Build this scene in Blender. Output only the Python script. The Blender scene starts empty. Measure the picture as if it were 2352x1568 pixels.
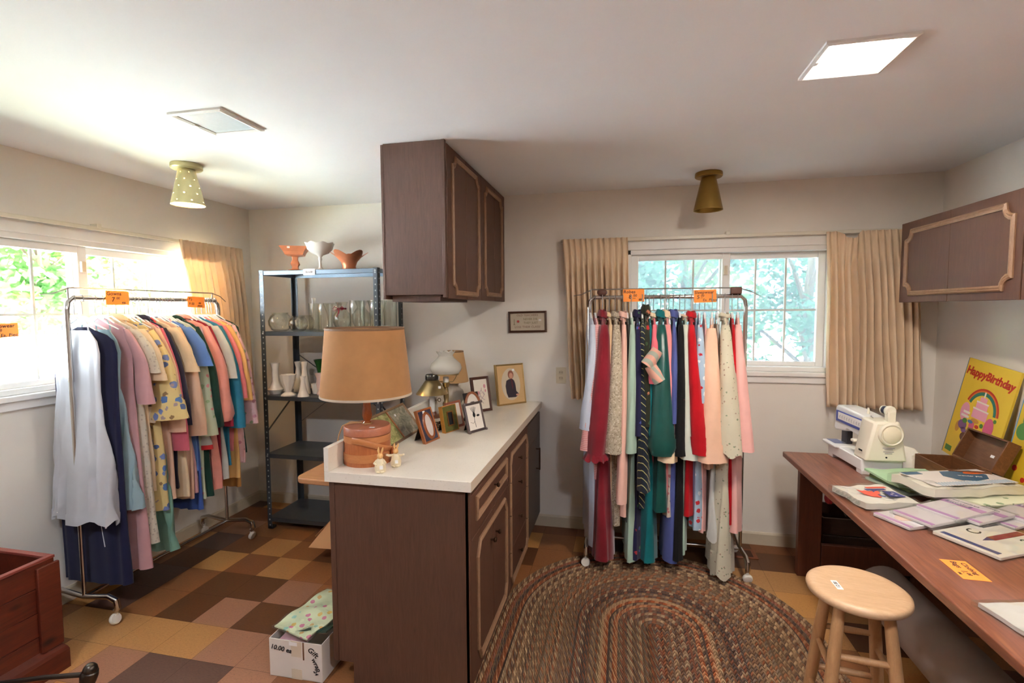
import bpy, math, random
from mathutils import Vector as V, Matrix as MX, noise as MN
rnd = random.Random(7)
SC = bpy.context.scene
COL = SC.collection
PI = math.pi
R = math.radians

# ---------------------------------------------------------------- materials
def lin(c):
    c = c / 255.0
    return c / 12.92 if c <= 0.04045 else ((c + 0.055) / 1.055) ** 2.4
def S(r, g, b):
    return (lin(r), lin(g), lin(b), 1.0)
MATS = {}
class NT:
    """small helper around a node tree"""
    def __init__(s, name):
        s.m = bpy.data.materials.new(name); s.m.use_nodes = True
        s.t = s.m.node_tree; s.t.nodes.clear()
        s.out = s.n('ShaderNodeOutputMaterial')
    def n(s, typ, **kw):
        nd = s.t.nodes.new(typ)
        for k, v in kw.items():
            setattr(nd, k, v)
        return nd
    def l(s, a, b):
        s.t.links.new(a, b)
    def set(s, nd, **kw):
        for k, v in kw.items():
            k = k.replace('_', ' ')
            if hasattr(v, 'is_output'):
                s.l(v, nd.inputs[k])
            else:
                nd.inputs[k].default_value = v
        return nd
    def coords(s, kind='Object', scale=(1, 1, 1)):
        tc = s.n('ShaderNodeTexCoord'); mp = s.n('ShaderNodeMapping')
        s.l(tc.outputs[kind], mp.inputs['Vector']); mp.inputs['Scale'].default_value = scale
        return mp.outputs['Vector']
    def noise(s, vec, scale, detail=3, rough=.55, dist=0):
        n = s.n('ShaderNodeTexNoise'); s.l(vec, n.inputs['Vector'])
        n.inputs['Scale'].default_value = scale; n.inputs['Detail'].default_value = detail
        n.inputs['Roughness'].default_value = rough; n.inputs['Distortion'].default_value = dist
        return n.outputs['Fac']
    def ramp(s, fac, stops, mode='LINEAR'):
        r = s.n('ShaderNodeValToRGB'); s.l(fac, r.inputs['Fac']); r.color_ramp.interpolation = mode
        e = r.color_ramp.elements
        while len(e) < len(stops): e.new(.5)
        for x, (p, c) in zip(e, stops): x.position = p; x.color = c
        return r.outputs['Color']
    def mix(s, fac, a, b, blend='MIX'):
        m = s.n('ShaderNodeMix', data_type='RGBA', blend_type=blend)
        for sock, v in ((m.inputs[0], fac), (m.inputs[6], a), (m.inputs[7], b)):
            if hasattr(v, 'is_output'): s.l(v, sock)
            else: sock.default_value = v
        return m.outputs[2]
    def math(s, op, a, b=0.0):
        m = s.n('ShaderNodeMath', operation=op)
        for sock, v in ((m.inputs[0], a), (m.inputs[1], b)):
            if hasattr(v, 'is_output'): s.l(v, sock)
            else: sock.default_value = v
        return m.outputs[0]
    def bump(s, h, strength=.3, dist=.002):
        b = s.n('ShaderNodeBump'); b.inputs['Strength'].default_value = strength
        b.inputs['Distance'].default_value = dist; s.l(h, b.inputs['Height'])
        return b.outputs['Normal']
    def bsdf(s, color, rough=.6, metal=0.0, normal=None, spec=.5, **kw):
        p = s.n('ShaderNodeBsdfPrincipled')
        s.set(p, Base_Color=color, Roughness=rough, Metallic=metal)
        p.inputs['Specular IOR Level'].default_value = spec
        for k, v in kw.items(): s.set(p, **{k: v})
        if normal is not None: s.l(normal, p.inputs['Normal'])
        s.l(p.outputs[0], s.out.inputs['Surface'])
        return p

def M(name, col=None, rough=.6, metal=0.0, var=.08, vscale=8, bump=0, bscale=200, spec=.5, **kw):
    """plain procedural material: base colour with a soft noise variation and optional fine bump"""
    if name in MATS: return MATS[name]
    k = NT(name); v = k.coords()
    c = S(*col)
    f = k.noise(v, vscale, 4)
    dark = tuple(x * (1 - var) for x in c[:3]) + (1,); lite = tuple(min(1, x * (1 + var)) for x in c[:3]) + (1,)
    color = k.ramp(f, [(.3, dark), (.7, lite)])
    nrm = k.bump(k.noise(v, bscale, 2), bump) if bump else None
    k.bsdf(color, rough, metal, nrm, spec, **kw)
    MATS[name] = k.m
    return k.m

def wood(name, c1, c2, scale=(1, 1, 14), rough=.45, nscale=5, bump=.08, knots=None):
    """grain runs along the axis with the smallest scale"""
    if name in MATS: return MATS[name]
    k = NT(name); v = k.coords('Object', scale)
    f = k.noise(v, nscale, 6, .65, 1.2); g = k.noise(v, nscale * 7, 3, .6)
    col = k.ramp(f, [(.28, S(*c1)), (.52, k_mid(c1, c2)), (.75, S(*c2))])
    col = k.mix(k.math('MULTIPLY', g, .35), col, S(*[x * .55 for x in c1]))
    if knots:
        vo = k.n('ShaderNodeTexVoronoi'); k.l(k.coords('Object', knots), vo.inputs['Vector']); vo.inputs['Scale'].default_value = 1
        kk = k.ramp(vo.outputs['Distance'], [(.05, (1, 1, 1, 1)), (.16, (0, 0, 0, 1))])
        col = k.mix(kk, col, S(*[x * .4 for x in c1]))
    k.bsdf(col, rough, 0, k.bump(g, bump, .001))
    MATS[name] = k.m
    return k.m
def k_mid(a, b): return S(*[(x + y) / 2 for x, y in zip(a, b)])

def cloth(name, col, var=.10, rough=.9, spots=None, sscale=30, ssize=.3, stripes=None, trans=0.0, weave=700, sheen=.15, spots2=None, gloss=None):
    """woven fabric; spots = printed motif colours, stripes = (colour, scale, axis)"""
    if name in MATS: return MATS[name]
    k = NT(name); v = k.coords()
    c = S(*col); f = k.noise(v, 9, 3)
    color = k.ramp(f, [(.3, tuple(x * (1 - var) for x in c[:3]) + (1,)), (.7, tuple(min(1, x * (1 + var)) for x in c[:3]) + (1,))])
    for i, sp in enumerate((spots, spots2)):
        if not sp: continue
        vo = k.n('ShaderNodeTexVoronoi'); vo.inputs['Scale'].default_value = sscale * (1 + .37 * i)
        wv = k.n('ShaderNodeVectorMath', operation='ADD'); k.l(v, wv.inputs[0])
        nn = k.n('ShaderNodeTexNoise'); nn.inputs['Scale'].default_value = sscale * 3; k.l(v, nn.inputs['Vector'])
        sc = k.n('ShaderNodeVectorMath', operation='SCALE'); k.l(nn.outputs['Color'], sc.inputs[0]); sc.inputs['Scale'].default_value = .35 / sscale
        k.l(sc.outputs[0], wv.inputs[1]); k.l(wv.outputs[0], vo.inputs['Vector'])
        mask = k.ramp(vo.outputs['Distance'], [(ssize * (1 - .3 * i), (1, 1, 1, 1)), (ssize * (1 - .3 * i) + .05, (0, 0, 0, 1))])
        sep = k.n('ShaderNodeSeparateColor'); k.l(vo.outputs['Color'], sep.inputs[0])
        cc = k.ramp(sep.outputs[0], [(j / len(sp), S(*x)) for j, x in enumerate(sp)], 'CONSTANT')
        pick = k.math('MULTIPLY', mask, k.math('GREATER_THAN', sep.outputs[1], .3))
        color = k.mix(pick, color, cc)
    if stripes:
        w = k.n('ShaderNodeTexWave', wave_type='BANDS', bands_direction=stripes[2]); k.l(v, w.inputs['Vector'])
        w.inputs['Scale'].default_value = stripes[1]; w.inputs['Distortion'].default_value = stripes[3] if len(stripes) > 3 else .2
        th = stripes[4] if len(stripes) > 4 else .5
        color = k.mix(k.ramp(w.outputs['Fac'], [(th, (0, 0, 0, 1)), (th + .06, (1, 1, 1, 1))]), color, S(*stripes[0]))
    nrm = k.bump(k.noise(v, weave, 2), .15, .001)
    p = k.bsdf(color, gloss if gloss else rough, 0, nrm, .5 if gloss else .25)
    p.inputs['Sheen Weight'].default_value = sheen
    if trans:
        t = k.n('ShaderNodeBsdfTranslucent'); k.l(color, t.inputs['Color'])
        mx = k.n('ShaderNodeMixShader'); mx.inputs[0].default_value = trans
        k.l(p.outputs[0], mx.inputs[1]); k.l(t.outputs[0], mx.inputs[2]); k.l(mx.outputs[0], k.out.inputs['Surface'])
    MATS[name] = k.m
    return k.m

def thin_glass(name, tint=(1, 1, 1), refl=1.0, rough=0.0):
    if name in MATS: return MATS[name]
    k = NT(name)
    t = k.n('ShaderNodeBsdfTransparent'); t.inputs['Color'].default_value = tint + (1,)
    g = k.n('ShaderNodeBsdfGlossy'); g.inputs['Roughness'].default_value = rough
    lw = k.n('ShaderNodeLayerWeight'); lw.inputs['Blend'].default_value = .35
    f = k.math('ADD', k.math('MULTIPLY', k.math('POWER', lw.outputs['Facing'], 2.5), .75 * refl), .045 * refl)
    mx = k.n('ShaderNodeMixShader'); k.l(f, mx.inputs[0])
    k.l(t.outputs[0], mx.inputs[1]); k.l(g.outputs[0], mx.inputs[2]); k.l(mx.outputs[0], k.out.inputs['Surface'])
    MATS[name] = k.m
    return k.m

def emis(name, col, strength):
    if name in MATS: return MATS[name]
    k = NT(name); e = k.n('ShaderNodeEmission'); e.inputs['Color'].default_value = S(*col); e.inputs['Strength'].default_value = strength
    k.l(e.outputs[0], k.out.inputs['Surface']); MATS[name] = k.m
    return k.m

# ---------------------------------------------------------------- mesh builder
def T(x, y, z, rz=0, rx=0, ry=0):
    return MX.Translation((x, y, z)) @ MX.Rotation(rz, 4, 'Z') @ MX.Rotation(ry, 4, 'Y') @ MX.Rotation(rx, 4, 'X')
class MB:
    def __init__(s): s.v = []; s.f = []; s.m = []; s.uv = {}
    def add(s, vs, fs, mi=0, mx=None):
        o = len(s.v)
        s.v += [tuple(mx @ V(p)) if mx is not None else tuple(p) for p in vs]
        for f in fs: s.f.append([i + o for i in f]); s.m.append(mi)
        return s
    def box(s, x0, x1, y0, y1, z0, z1, mi=0, mx=None):
        vs = [(x, y, z) for z in (z0, z1) for y in (y0, y1) for x in (x0, x1)]
        return s.add(vs, [(0, 2, 3, 1), (4, 5, 7, 6), (0, 1, 5, 4), (2, 6, 7, 3), (0, 4, 6, 2), (1, 3, 7, 5)], mi, mx)
    def cbox(s, c, d, mi=0, mx=None):
        return s.box(c[0] - d[0] / 2, c[0] + d[0] / 2, c[1] - d[1] / 2, c[1] + d[1] / 2, c[2] - d[2] / 2, c[2] + d[2] / 2, mi, mx)
    def loft(s, rings, closed=True, cap0=False, cap1=False, mi=0, mx=None, loop=False):
        n = len(rings[0]); vs = [p for r in rings for p in r]; fs = []
        m = len(rings)
        for i in range(m if loop else m - 1):
            a = i * n; b = ((i + 1) % m) * n
            for j in range(n if closed else n - 1):
                k = (j + 1) % n
                fs.append((a + j, a + k, b + k, b + j))
        if cap0: fs.append(tuple(range(n))[::-1])
        if cap1: fs.append(tuple(range((m - 1) * n, m * n)))
        return s.add(vs, fs, mi, mx)
    def lathe(s, prof, n=28, mi=0, mx=None, cap0=True, cap1=True):
        rings = [[(max(r, 1e-4) * math.cos(2 * PI * j / n), max(r, 1e-4) * math.sin(2 * PI * j / n), z) for j in range(n)] for r, z in prof]
        return s.loft(rings, True, cap0, cap1, mi, mx)
    def tube(s, pts, r, n=10, mi=0, mx=None, caps=True, closed=False, sq=None):
        pts = [V(p) for p in pts]; m = len(pts)
        rs = r if isinstance(r, (list, tuple)) else [r] * m
        tang = []
        for i in range(m):
            a = pts[i - 1] if (i > 0 or closed) else pts[i]; b = pts[(i + 1) % m] if (i < m - 1 or closed) else pts[i]
            tang.append((b - a).normalized())
        up = V((0, 0, 1)) if abs(tang[0].z) < .9 else V((0, 1, 0))
        nx = tang[0].cross(up).normalized(); rings = []
        for i in range(m):
            t = tang[i]; nx = (nx - t * nx.dot(t)).normalized(); ny = t.cross(nx)
            sc = 1
            rr = rs[i]
            rings.append([pts[i] + nx * (rr * math.cos(2 * PI * j / n)) * (sq[0] if sq else 1) + ny * (rr * math.sin(2 * PI * j / n)) * (sq[1] if sq else 1) for j in range(n)])
        return s.loft(rings, True, caps and not closed, caps and not closed, mi, mx, loop=closed)
    def cyl(s, p0, p1, r0, r1=None, n=16, mi=0, mx=None):
        return s.tube([p0, p1], [r0, r0 if r1 is None else r1], n, mi, mx)
    def prism(s, poly, z0, z1, mi=0, mx=None):
        n = len(poly)
        return s.loft([[(x, y, z0) for x, y in poly], [(x, y, z1) for x, y in poly]], True, True, True, mi, mx)
    def ball(s, c, r, n=14, mi=0, mx=None, sz=(1, 1, 1)):
        rings = []
        for i in range(1, n // 2):
            a = PI * i / (n // 2)
            rings.append([(c[0] + r * sz[0] * math.sin(a) * math.cos(2 * PI * j / n), c[1] + r * sz[1] * math.sin(a) * math.sin(2 * PI * j / n), c[2] - r * sz[2] * math.cos(a)) for j in range(n)])
        return s.loft(rings, True, True, True, mi, mx)
    def strip(s, path, prof, closed=False, mi=0, mx=None):
        """moulding along a 2-D path (x,y) with mitred corners; prof = [(offset to the left, height)]"""
        n = len(path); P = [V((p[0], p[1], 0)) for p in path]; rings = []
        for i in range(n):
            d0 = (P[i] - P[i - 1]).normalized() if (i > 0 or closed) else None
            d1 = (P[(i + 1) % n] - P[i]).normalized() if (i < n - 1 or closed) else None
            d0 = d0 or d1; d1 = d1 or d0
            n0 = V((-d0.y, d0.x, 0)); n1 = V((-d1.y, d1.x, 0)); b = (n0 + n1)
            b = b.normalized() if b.length > 1e-6 else n0
            k = 1 / max(.35, b.dot(n0))
            rings.append([(P[i].x + b.x * o * k, P[i].y + b.y * o * k, h) for o, h in prof])
        return s.loft(rings, True, not closed, not closed, mi, mx, loop=closed)
    def build(s, name, mats, parent=None, loc=None, smooth=True, bev=0, rot=None, angle=40, seg=2):
        me = bpy.data.meshes.new(name); me.from_pydata(s.v, [], s.f)
        for m in (mats if isinstance(mats, (list, tuple)) else [mats]): me.materials.append(m)
        for p, mi in zip(me.polygons, s.m): p.material_index = mi
        if s.uv:
            ul = me.uv_layers.new(name='UVMap')
            for p in me.polygons:
                for li in p.loop_indices: ul.data[li].uv = s.uv[me.loops[li].vertex_index]
        me.validate(); me.update()
        if smooth:
            me.polygons.foreach_set('use_smooth', [True] * len(me.polygons))
            try: me.set_sharp_from_angle(angle=R(angle))
            except Exception: pass
        o = bpy.data.objects.new(name, me); COL.objects.link(o)
        if parent: o.parent = parent
        if loc: o.location = loc
        if rot: o.rotation_euler = rot
        if bev:
            b = o.modifiers.new('bevel', 'BEVEL'); b.width = bev; b.segments = seg; b.limit_method = 'ANGLE'; b.angle_limit = R(50)
        return o

def tag(o, label=None, cat=None, group=None, kind=None):
    if label: o['label'] = label
    if cat: o['category'] = cat
    if group: o['group'] = group
    if kind: o['kind'] = kind
    return o
def thing(name, label, cat, loc=(0, 0, 0), rz=0, group=None, rot=None):
    o = bpy.data.objects.new(name, None); COL.objects.link(o); o.empty_display_size = .05
    o.location = loc; o.rotation_euler = rot if rot else (0, 0, rz)
    return tag(o, label, cat, group)
def struct(o): o['kind'] = 'structure'; return o
def copy_tree(o, parent=None):
    c = o.copy(); COL.objects.link(c)
    if parent: c.parent = parent
    for ch in list(o.children): copy_tree(ch, c)
    return c
def text(name, body, size, mat, parent, mx, shear=0, align='CENTER', ext=.0004, space=1.0, label=None, bold=0, flat=True):
    cu = bpy.data.curves.new(name, 'FONT'); cu.body = body; cu.size = size; cu.shear = shear; cu.align_x = align; cu.align_y = 'CENTER'
    cu.extrude = ext; cu.space_character = space; cu.offset = bold; cu.resolution_u = 3
    o = bpy.data.objects.new(name + '_curve', cu); COL.objects.link(o)
    dg = bpy.context.evaluated_depsgraph_get()
    me = bpy.data.meshes.new_from_object(o.evaluated_get(dg))
    bpy.data.objects.remove(o); bpy.data.curves.remove(cu)
    me.name = name; me.materials.clear(); me.materials.append(mat)
    t = bpy.data.objects.new(name, me); COL.objects.link(t)
    t.parent = parent; t.matrix_local = mx
    if label: t['label'] = label
    return t
def rrect(w, h, r, n=5, cx=0, cy=0):
    pts = []
    for sx, sy, a0 in ((1, 1, 0), (-1, 1, 90), (-1, -1, 180), (1, -1, 270)):
        for i in range(n + 1):
            a = R(a0 + 90 * i / n)
            pts.append((cx + sx * (w / 2 - r) + r * math.cos(a), cy + sy * (h / 2 - r) + r * math.sin(a)))
    return pts
def ellipse(a, b, n=32, cx=0, cy=0): return [(cx + a * math.cos(2 * PI * i / n), cy + b * math.sin(2 * PI * i / n)) for i in range(n)]
# frame whose local x is D, local y is world up and local z faces along N: puts flat work on walls
def facing(p, d, n, up=(0, 0, 1)):
    d = V(d).normalized(); n = V(n).normalized(); u = V(up)
    m = MX.Identity(4)
    for i in range(3): m[i][0] = d[i]; m[i][1] = u[i]; m[i][2] = n[i]; m[i][3] = p[i]
    return m
# ================================================================ THE ROOM
XL, XR, YB, YF, H = -2.95, 1.878, 3.541, -2.6, 2.389
wall_m = NT('cream_wall_paint'); _v = wall_m.coords()
wall_m.bsdf(wall_m.ramp(wall_m.noise(_v, 2.5, 5), [(.3, S(229, 222, 212)), (.7, S(235, 229, 219))]), .7, 0, wall_m.bump(wall_m.noise(_v, 260, 2), .12, .001), .3)
wall_m = wall_m.m
ceil_m = NT('white_ceiling_paint'); _v = ceil_m.coords()
ceil_m.bsdf(ceil_m.ramp(ceil_m.noise(_v, 1.5, 5), [(.3, S(238, 239, 240)), (.7, S(243, 244, 245))]), .8, 0, ceil_m.bump(ceil_m.noise(_v, 300, 2), .2, .001), .2)
ceil_m = ceil_m.m
trim_m = M('white_window_paint', (236, 234, 230), .4, var=.02)
base_m = M('cream_baseboard_paint', (205, 192, 168), .5, var=.03)

def wall(name, axis, c, a0, a1, out, hole=None, th=.16):
    """wall on plane axis=c running a0..a1 along the other axis; out = sign pointing outside; hole=(b0,b1,z0,z1)"""
    b = MB(); lo, hi = (c, c + out * th) if out > 0 else (c - th, c)
    def bx(p, q, z0, z1):
        if axis == 'x': b.box(lo, hi, p, q, z0, z1)
        else: b.box(p, q, lo, hi, z0, z1)
    if hole:
        bx(a0, hole[0], 0, H); bx(hole[1], a1, 0, H); bx(hole[0], hole[1], 0, hole[2]); bx(hole[0], hole[1], hole[3], H)
    else: bx(a0, a1, 0, H)
    return struct(b.build(name, wall_m, smooth=False))
W1 = (1.30, 3.21, 1.165, 1.985)       # opening in the left wall, y and z
W2 = (0.02, 1.315, 1.165, 1.985)      # opening in the back wall, x and z
wall('wall_left', 'x', XL, YF - .16, YB + .16, -1, W1)
wall('wall_back', 'y', YB, XL, XR, 1, W2)
wall('wall_right', 'x', XR, YF - .16, YB + .16, 1)
wall('wall_front', 'y', YF, XL, XR, -1)

# ceiling with the openings of the two recessed fixtures and two added fill lights
LA = (-1.70, 1.878); LB = (.7285, 1.878); lh = .109
LC = (-1.70, .22); LD = (.7285, .22)  # extra fill lights, added out of view to brighten the room
b = MB(); xs = [XL - .16, LA[0] - lh, LA[0] + lh, LB[0] - lh, LB[0] + lh, XR + .16]; ys = [YF - .16, LC[1] - lh, LC[1] + lh, LA[1] - lh, LA[1] + lh, YB + .16]
for i in range(5):
    for j in range(5):
        if j in (1, 3) and i in (1, 3): continue
        b.box(xs[i], xs[i + 1], ys[j], ys[j + 1], H, H + .12)
struct(b.build('ceiling', ceil_m, smooth=False))

# floor: nine inch cork tiles
TS, TU, TV = .2283, -2.5854, 2.723
pal = [((82, 48, 26), (100, 62, 36)), ((128, 80, 46), (148, 95, 55)), ((160, 113, 66), (180, 131, 80)), ((82, 58, 50), (100, 72, 60)), ((140, 98, 76), (158, 112, 86)), ((112, 68, 40), (130, 82, 50)), ((178, 124, 68), (192, 138, 78))]
tile_m = []
for i, (a, c) in enumerate(pal):
    k = NT('cork_tile'); v = k.coords(); w = k.coords('Object', (1, 3, 1))
    col = k.ramp(k.noise(w, 60, 5, .7), [(.3, S(*a)), (.7, S(*c))])
    col = k.mix(k.ramp(k.noise(v, 150, 2), [(.62, (0, 0, 0, 1)), (.7, (.6, .6, .6, 1))]), col, S(*[x * .6 for x in a]))
    k.bsdf(col, .48, 0, k.bump(k.noise(v, 200, 2), .1, .001), .4); tile_m.append(k.m)
known = {(1, 0): 5, (2, 0): 2, (0, 0): 6, (3, 0): 1, (1, -1): 2, (2, -1): 1, (3, -1): 0, (0, -1): 5, (1, 1): 0, (2, 1): 0, (0, 1): 1, (3, 1): 4, (1, 2): 0, (2, 2): 4, (3, 2): 0, (0, 2): 1,
         (0, 3): 2, (1, 3): 2, (2, 3): 2, (3, 3): 4, (-1, 3): 2, (1, 4): 4, (2, 4): 3, (3, 4): 3, (4, 4): 4, (0, 4): 2, (4, 3): 4, (4, 2): 0, (-1, 2): 3, (-1, 1): 3, (-1, 0): 0, (0, -2): 1, (1, -2): 1, (2, -2): 5, (3, -2): 1, (-1, -1): 3, (1, -3): 5, (2, -3): 0, (0, -3): 5,
         (4, 1): 1, (4, 0): 5, (2, 5): 4, (3, 5): 5, (4, 5): 1, (1, 5): 2, (0, 5): 4, (9, -2): 1, (9, -1): 1, (9, -3): 1, (10, -2): 1, (14, -2): 2, (15, -2): 2, (14, -1): 2, (15, -1): 6, (16, -2): 5, (16, -1): 2, (13, -2): 2, (13, -3): 0, (14, -3): 0, (15, -3): 0, (16, -3): 0, (12, -3): 5, (9, 0): 5, (10, -1): 1}
b = MB(); i0 = int((XL - .2 - TU) / TS) - 1; i1 = int((XR + .2 - TU) / TS) + 1; j0 = int((TV - YB - .2) / TS) - 1; j1 = int((TV - YF + .2) / TS) + 1
for i in range(i0, i1):
    for j in range(j0, j1):
        x0, x1 = max(TU + i * TS, XL - .1), min(TU + (i + 1) * TS, XR + .1); y1, y0 = min(TV - j * TS, YB + .1), max(TV - (j + 1) * TS, YF - .1)
        if x1 <= x0 or y1 <= y0: continue
        mi = known.get((i, j), rnd.choice([0, 1, 1, 2, 3, 4, 5, 5, 6]))
        g = .0006
        b.add([(x0 + g, y0 + g, 0), (x1 - g, y0 + g, 0), (x1 - g, y1 - g, 0), (x0 + g, y1 - g, 0)], [(0, 1, 2, 3)], mi)
b.box(XL - .1, XR + .1, YF - .1, YB + .1, -.12, -.0008, 7)
tile_m.append(M('tile_joint', (40, 26, 18), .8))
struct(b.build('floor', tile_m, smooth=False))

def baseboard(name, p, q, n):
    d = (V(q) - V(p)); L = d.length; d.normalize()
    m = MX.Identity(4)
    for i in range(3): m[i][0] = d[i]; m[i][1] = n[i]; m[i][2] = (0, 0, 1)[i]; m[i][3] = p[i]
    b = MB(); pr = [(0, 0), (.014, 0), (.014, .072), (.008, .084), (0, .084)]
    b.loft([[(x, a, h) for a, h in pr] for x in (0, L)], True, True, True, 0, m)
    return struct(b.build(name, base_m, smooth=False))
baseboard('baseboard_left', (XL, YF, 0), (XL, YB, 0), (1, 0, 0))
baseboard('baseboard_back', (XL, YB, 0), (XR, YB, 0), (0, -1, 0))
baseboard('baseboard_right', (XR, YB, 0), (XR, YF, 0), (-1, 0, 0))

# ---------------------------------------------------------------- windows (sliding sashes with grilles)
glass = thin_glass('window_glass', (.97, .985, .98), .6)
def window(name, mat_loc, span, z0, z1, mull, cols, screen=False):
    """local x along the wall, local y into the room, z up; mull = x of the meeting stile"""
    x0, x1 = span
    root = bpy.data.objects.new(name, None); COL.objects.link(root); root.matrix_world = mat_loc; struct(root)
    f = MB(); d0, d1 = -.15, 0.0
    f.box(x0, x0 + .035, d0, d1, z0, z1).box(x1 - .035, x1, d0, d1, z0, z1).box(x0, x1, d0, d1, z1 - .04, z1).box(x0, x1, d0, d1, z0, z0 + .03)
    f.box(x0 - .02, x1 + .02, -.004, .014, z1 - .01, z1 + .055).box(x0 - .035, x0 + .005, -.004, .012, z0, z1).box(x1 - .005, x1 + .035, -.004, .012, z0, z1)
    f.build('frame', trim_m, root, bev=.003)
    s = MB(); s.box(x0 - .06, x1 + .06, -.15, .03, z0 - .03, z0).box(x0 - .04, x1 + .04, -.004, .014, z0 - .075, z0 - .03)
    s.build('sill', trim_m, root, bev=.005)
    gz0, gz1 = z0 + .06, z1 - .08
    for k, (a, c, dy, st) in enumerate(((x0 + .035, mull + .03, -.09, .045), (mull - .03, x1 - .035, -.05, .05))):
        t = MB(); t.box(a, a + st, dy - .018, dy + .018, z0 + .03, z1 - .04).box(c - st, c, dy - .018, dy + .018, z0 + .03, z1 - .04)
        t.box(a + st, c - st, dy - .018, dy + .018, z0 + .03, gz0).box(a + st, c - st, dy - .018, dy + .018, gz1, z1 - .04)
        sash = t.build('sash', trim_m, root, bev=.003)
        g = MB(); n = cols[k]; w = (c - a - 2 * st)
        for i in range(1, n): g.box(a + st + w * i / n - .006, a + st + w * i / n + .006, dy - .012, dy - .002, gz0, gz1)
        zm = (gz0 + gz1) / 2; g.box(a + st, c - st, dy - .013, dy - .003, zm - .006, zm + .006)
        g.build('muntins', trim_m, sash)
        p = MB(); p.box(a + st, c - st, dy + .001, dy + .004, gz0, gz1)
        p.build('pane', glass, sash, smooth=False)
    if screen:
        k = NT('insect_screen_mesh'); tr_ = k.n('ShaderNodeBsdfTransparent'); df = k.n('ShaderNodeBsdfDiffuse'); df.inputs[0].default_value = S(176, 190, 206); tl = k.n('ShaderNodeBsdfTranslucent'); tl.inputs[0].default_value = S(176, 190, 206)
        m1_ = k.n('ShaderNodeMixShader'); k.l(df.outputs[0], m1_.inputs[1]); k.l(tl.outputs[0], m1_.inputs[2]); m2_ = k.n('ShaderNodeMixShader'); m2_.inputs[0].default_value = .30; k.l(tr_.outputs[0], m2_.inputs[1]); k.l(m1_.outputs[0], m2_.inputs[2]); k.l(m2_.outputs[0], k.out.inputs[0])
        q = MB(); q.box(x0 + .035, x1 - .035, -.138, -.1375, z0 + .03, z1 - .04); q.build('insect_screen', k.m, root, smooth=False)
    l = MB(); l.box(mull - .012, mull + .012, -.03, -.012, 1.80, 1.86); l.build('latch', M('cream_latch', (214, 200, 176), .4), root, bev=.003)
    return root
MW1 = MX.Translation((XL, 0, 0)) @ MX.Rotation(-PI / 2, 4, 'Z')      # local x = -world y, local y into the room
MW2 = MX.Translation((0, YB, 0)) @ MX.Rotation(PI, 4, 'Z')            # local x = -world x, local y into the room
window('window_1', MW1, (-W1[1], -W1[0]), W1[2], W1[3], -2.255, (4, 4))
window('window_2', MW2, (-W2[1], -W2[0]), W2[2], W2[3], -.665, (3, 3), True)

# ---------------------------------------------------------------- outside
b = MB(); b.box(-6.4, XL - .16, -14, 14, -.3, -.285); struct(b.build('ground_added_dark', M('dark_ground_strip', (70, 70, 60), .95, var=.2, vscale=3), smooth=False))  # unseen dark strip, added to cut the light bounced onto the ceiling
lawn = M('sunlit_driveway', (214, 216, 216), .9, var=.06)
b = MB(); b.box(-80, 24, -40, 40, -.35, -.3); struct(b.build('ground', lawn, smooth=False))
def leaf_mat(name, c1, c2):
    k = NT(name); v = k.coords(); col = k.ramp(k.noise(v, 3, 3), [(.3, S(*c1)), (.7, S(*c2))])
    d = k.n('ShaderNodeBsdfDiffuse'); t = k.n('ShaderNodeBsdfTranslucent'); k.l(col, d.inputs[0]); k.l(col, t.inputs[0])
    mx = k.n('ShaderNodeMixShader'); mx.inputs[0].default_value = .45; k.l(d.outputs[0], mx.inputs[1]); k.l(t.outputs[0], mx.inputs[2]); k.l(mx.outputs[0], k.out.inputs['Surface']); return k.m
LEAF = [leaf_mat('green_leaves', (70, 108, 62), (122, 158, 96)), leaf_mat('bluish_green_leaves', (58, 100, 84), (96, 142, 116)), leaf_mat('pale_green_leaves', (140, 170, 96), (190, 205, 140))]
bark = M('tree_bark', (96, 80, 66), .9, var=.3, vscale=20)
def tree(label, x, y, h, rad, lm, n=1800, seed=1, leaf=.07, name='leafy_tree', low=.25):
    r = random.Random(seed)
    t = thing(name, label, 'tree', (x, y, -.3), 0, 'trees outside the windows')
    tr = MB(); tr.tube([(0, 0, 0), (.05, .02, h * .3), (0, .05, h * .6), (.03, 0, h * .85)], [.1, .08, .05, .02], 8)
    blobs = []
    for i in range(16):
        a = r.uniform(0, 2 * PI); rr = rad * math.sqrt(r.random()) * .75; z = h * r.uniform(low, .92)
        blobs.append((rr * math.cos(a), rr * math.sin(a), z, rad * r.uniform(.28, .48)))
        tr.tube([(0, .03, z * .7), (rr * math.cos(a) * .6, rr * math.sin(a) * .6, z * .9), (rr * math.cos(a), rr * math.sin(a), z)], [.03, .02, .008], 6)
    tr.build('trunk', bark, t)
    f = MB()
    for i in range(n):
        bx, by, bz, br = r.choice(blobs)
        d = V((r.gauss(0, 1), r.gauss(0, 1), r.gauss(0, 1))).normalized() * br * (r.random() ** .4)
        p = V((bx, by, bz)) + d
        u = V((r.gauss(0, 1), r.gauss(0, 1), r.gauss(0, .6))).normalized(); w = u.cross(V((r.gauss(0, 1), r.gauss(0, 1), r.gauss(0, 1)))).normalized()
        L = leaf * r.uniform(.7, 1.3)
        f.add([p - u * L, p - w * L * .5, p + u * L, p + w * L * .5], [(0, 1, 2, 3)])
    f.build('foliage', lm, t, smooth=False)
tree('pale leafy tree far outside the left window, seen through its right sash', -11.6, 10.4, 5.2, 1.9, LEAF[2], 2600, 3, .12, low=.2)
tree('green tree far outside the left window, seen through its near sash', -12.2, 8.3, 5.4, 1.7, LEAF[0], 2600, 5, .12, low=.2)
tree('light green tree farthest outside the left window', -16.5, 12.6, 6.6, 2.4, LEAF[2], 2600, 8, .15, low=.2)
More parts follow.
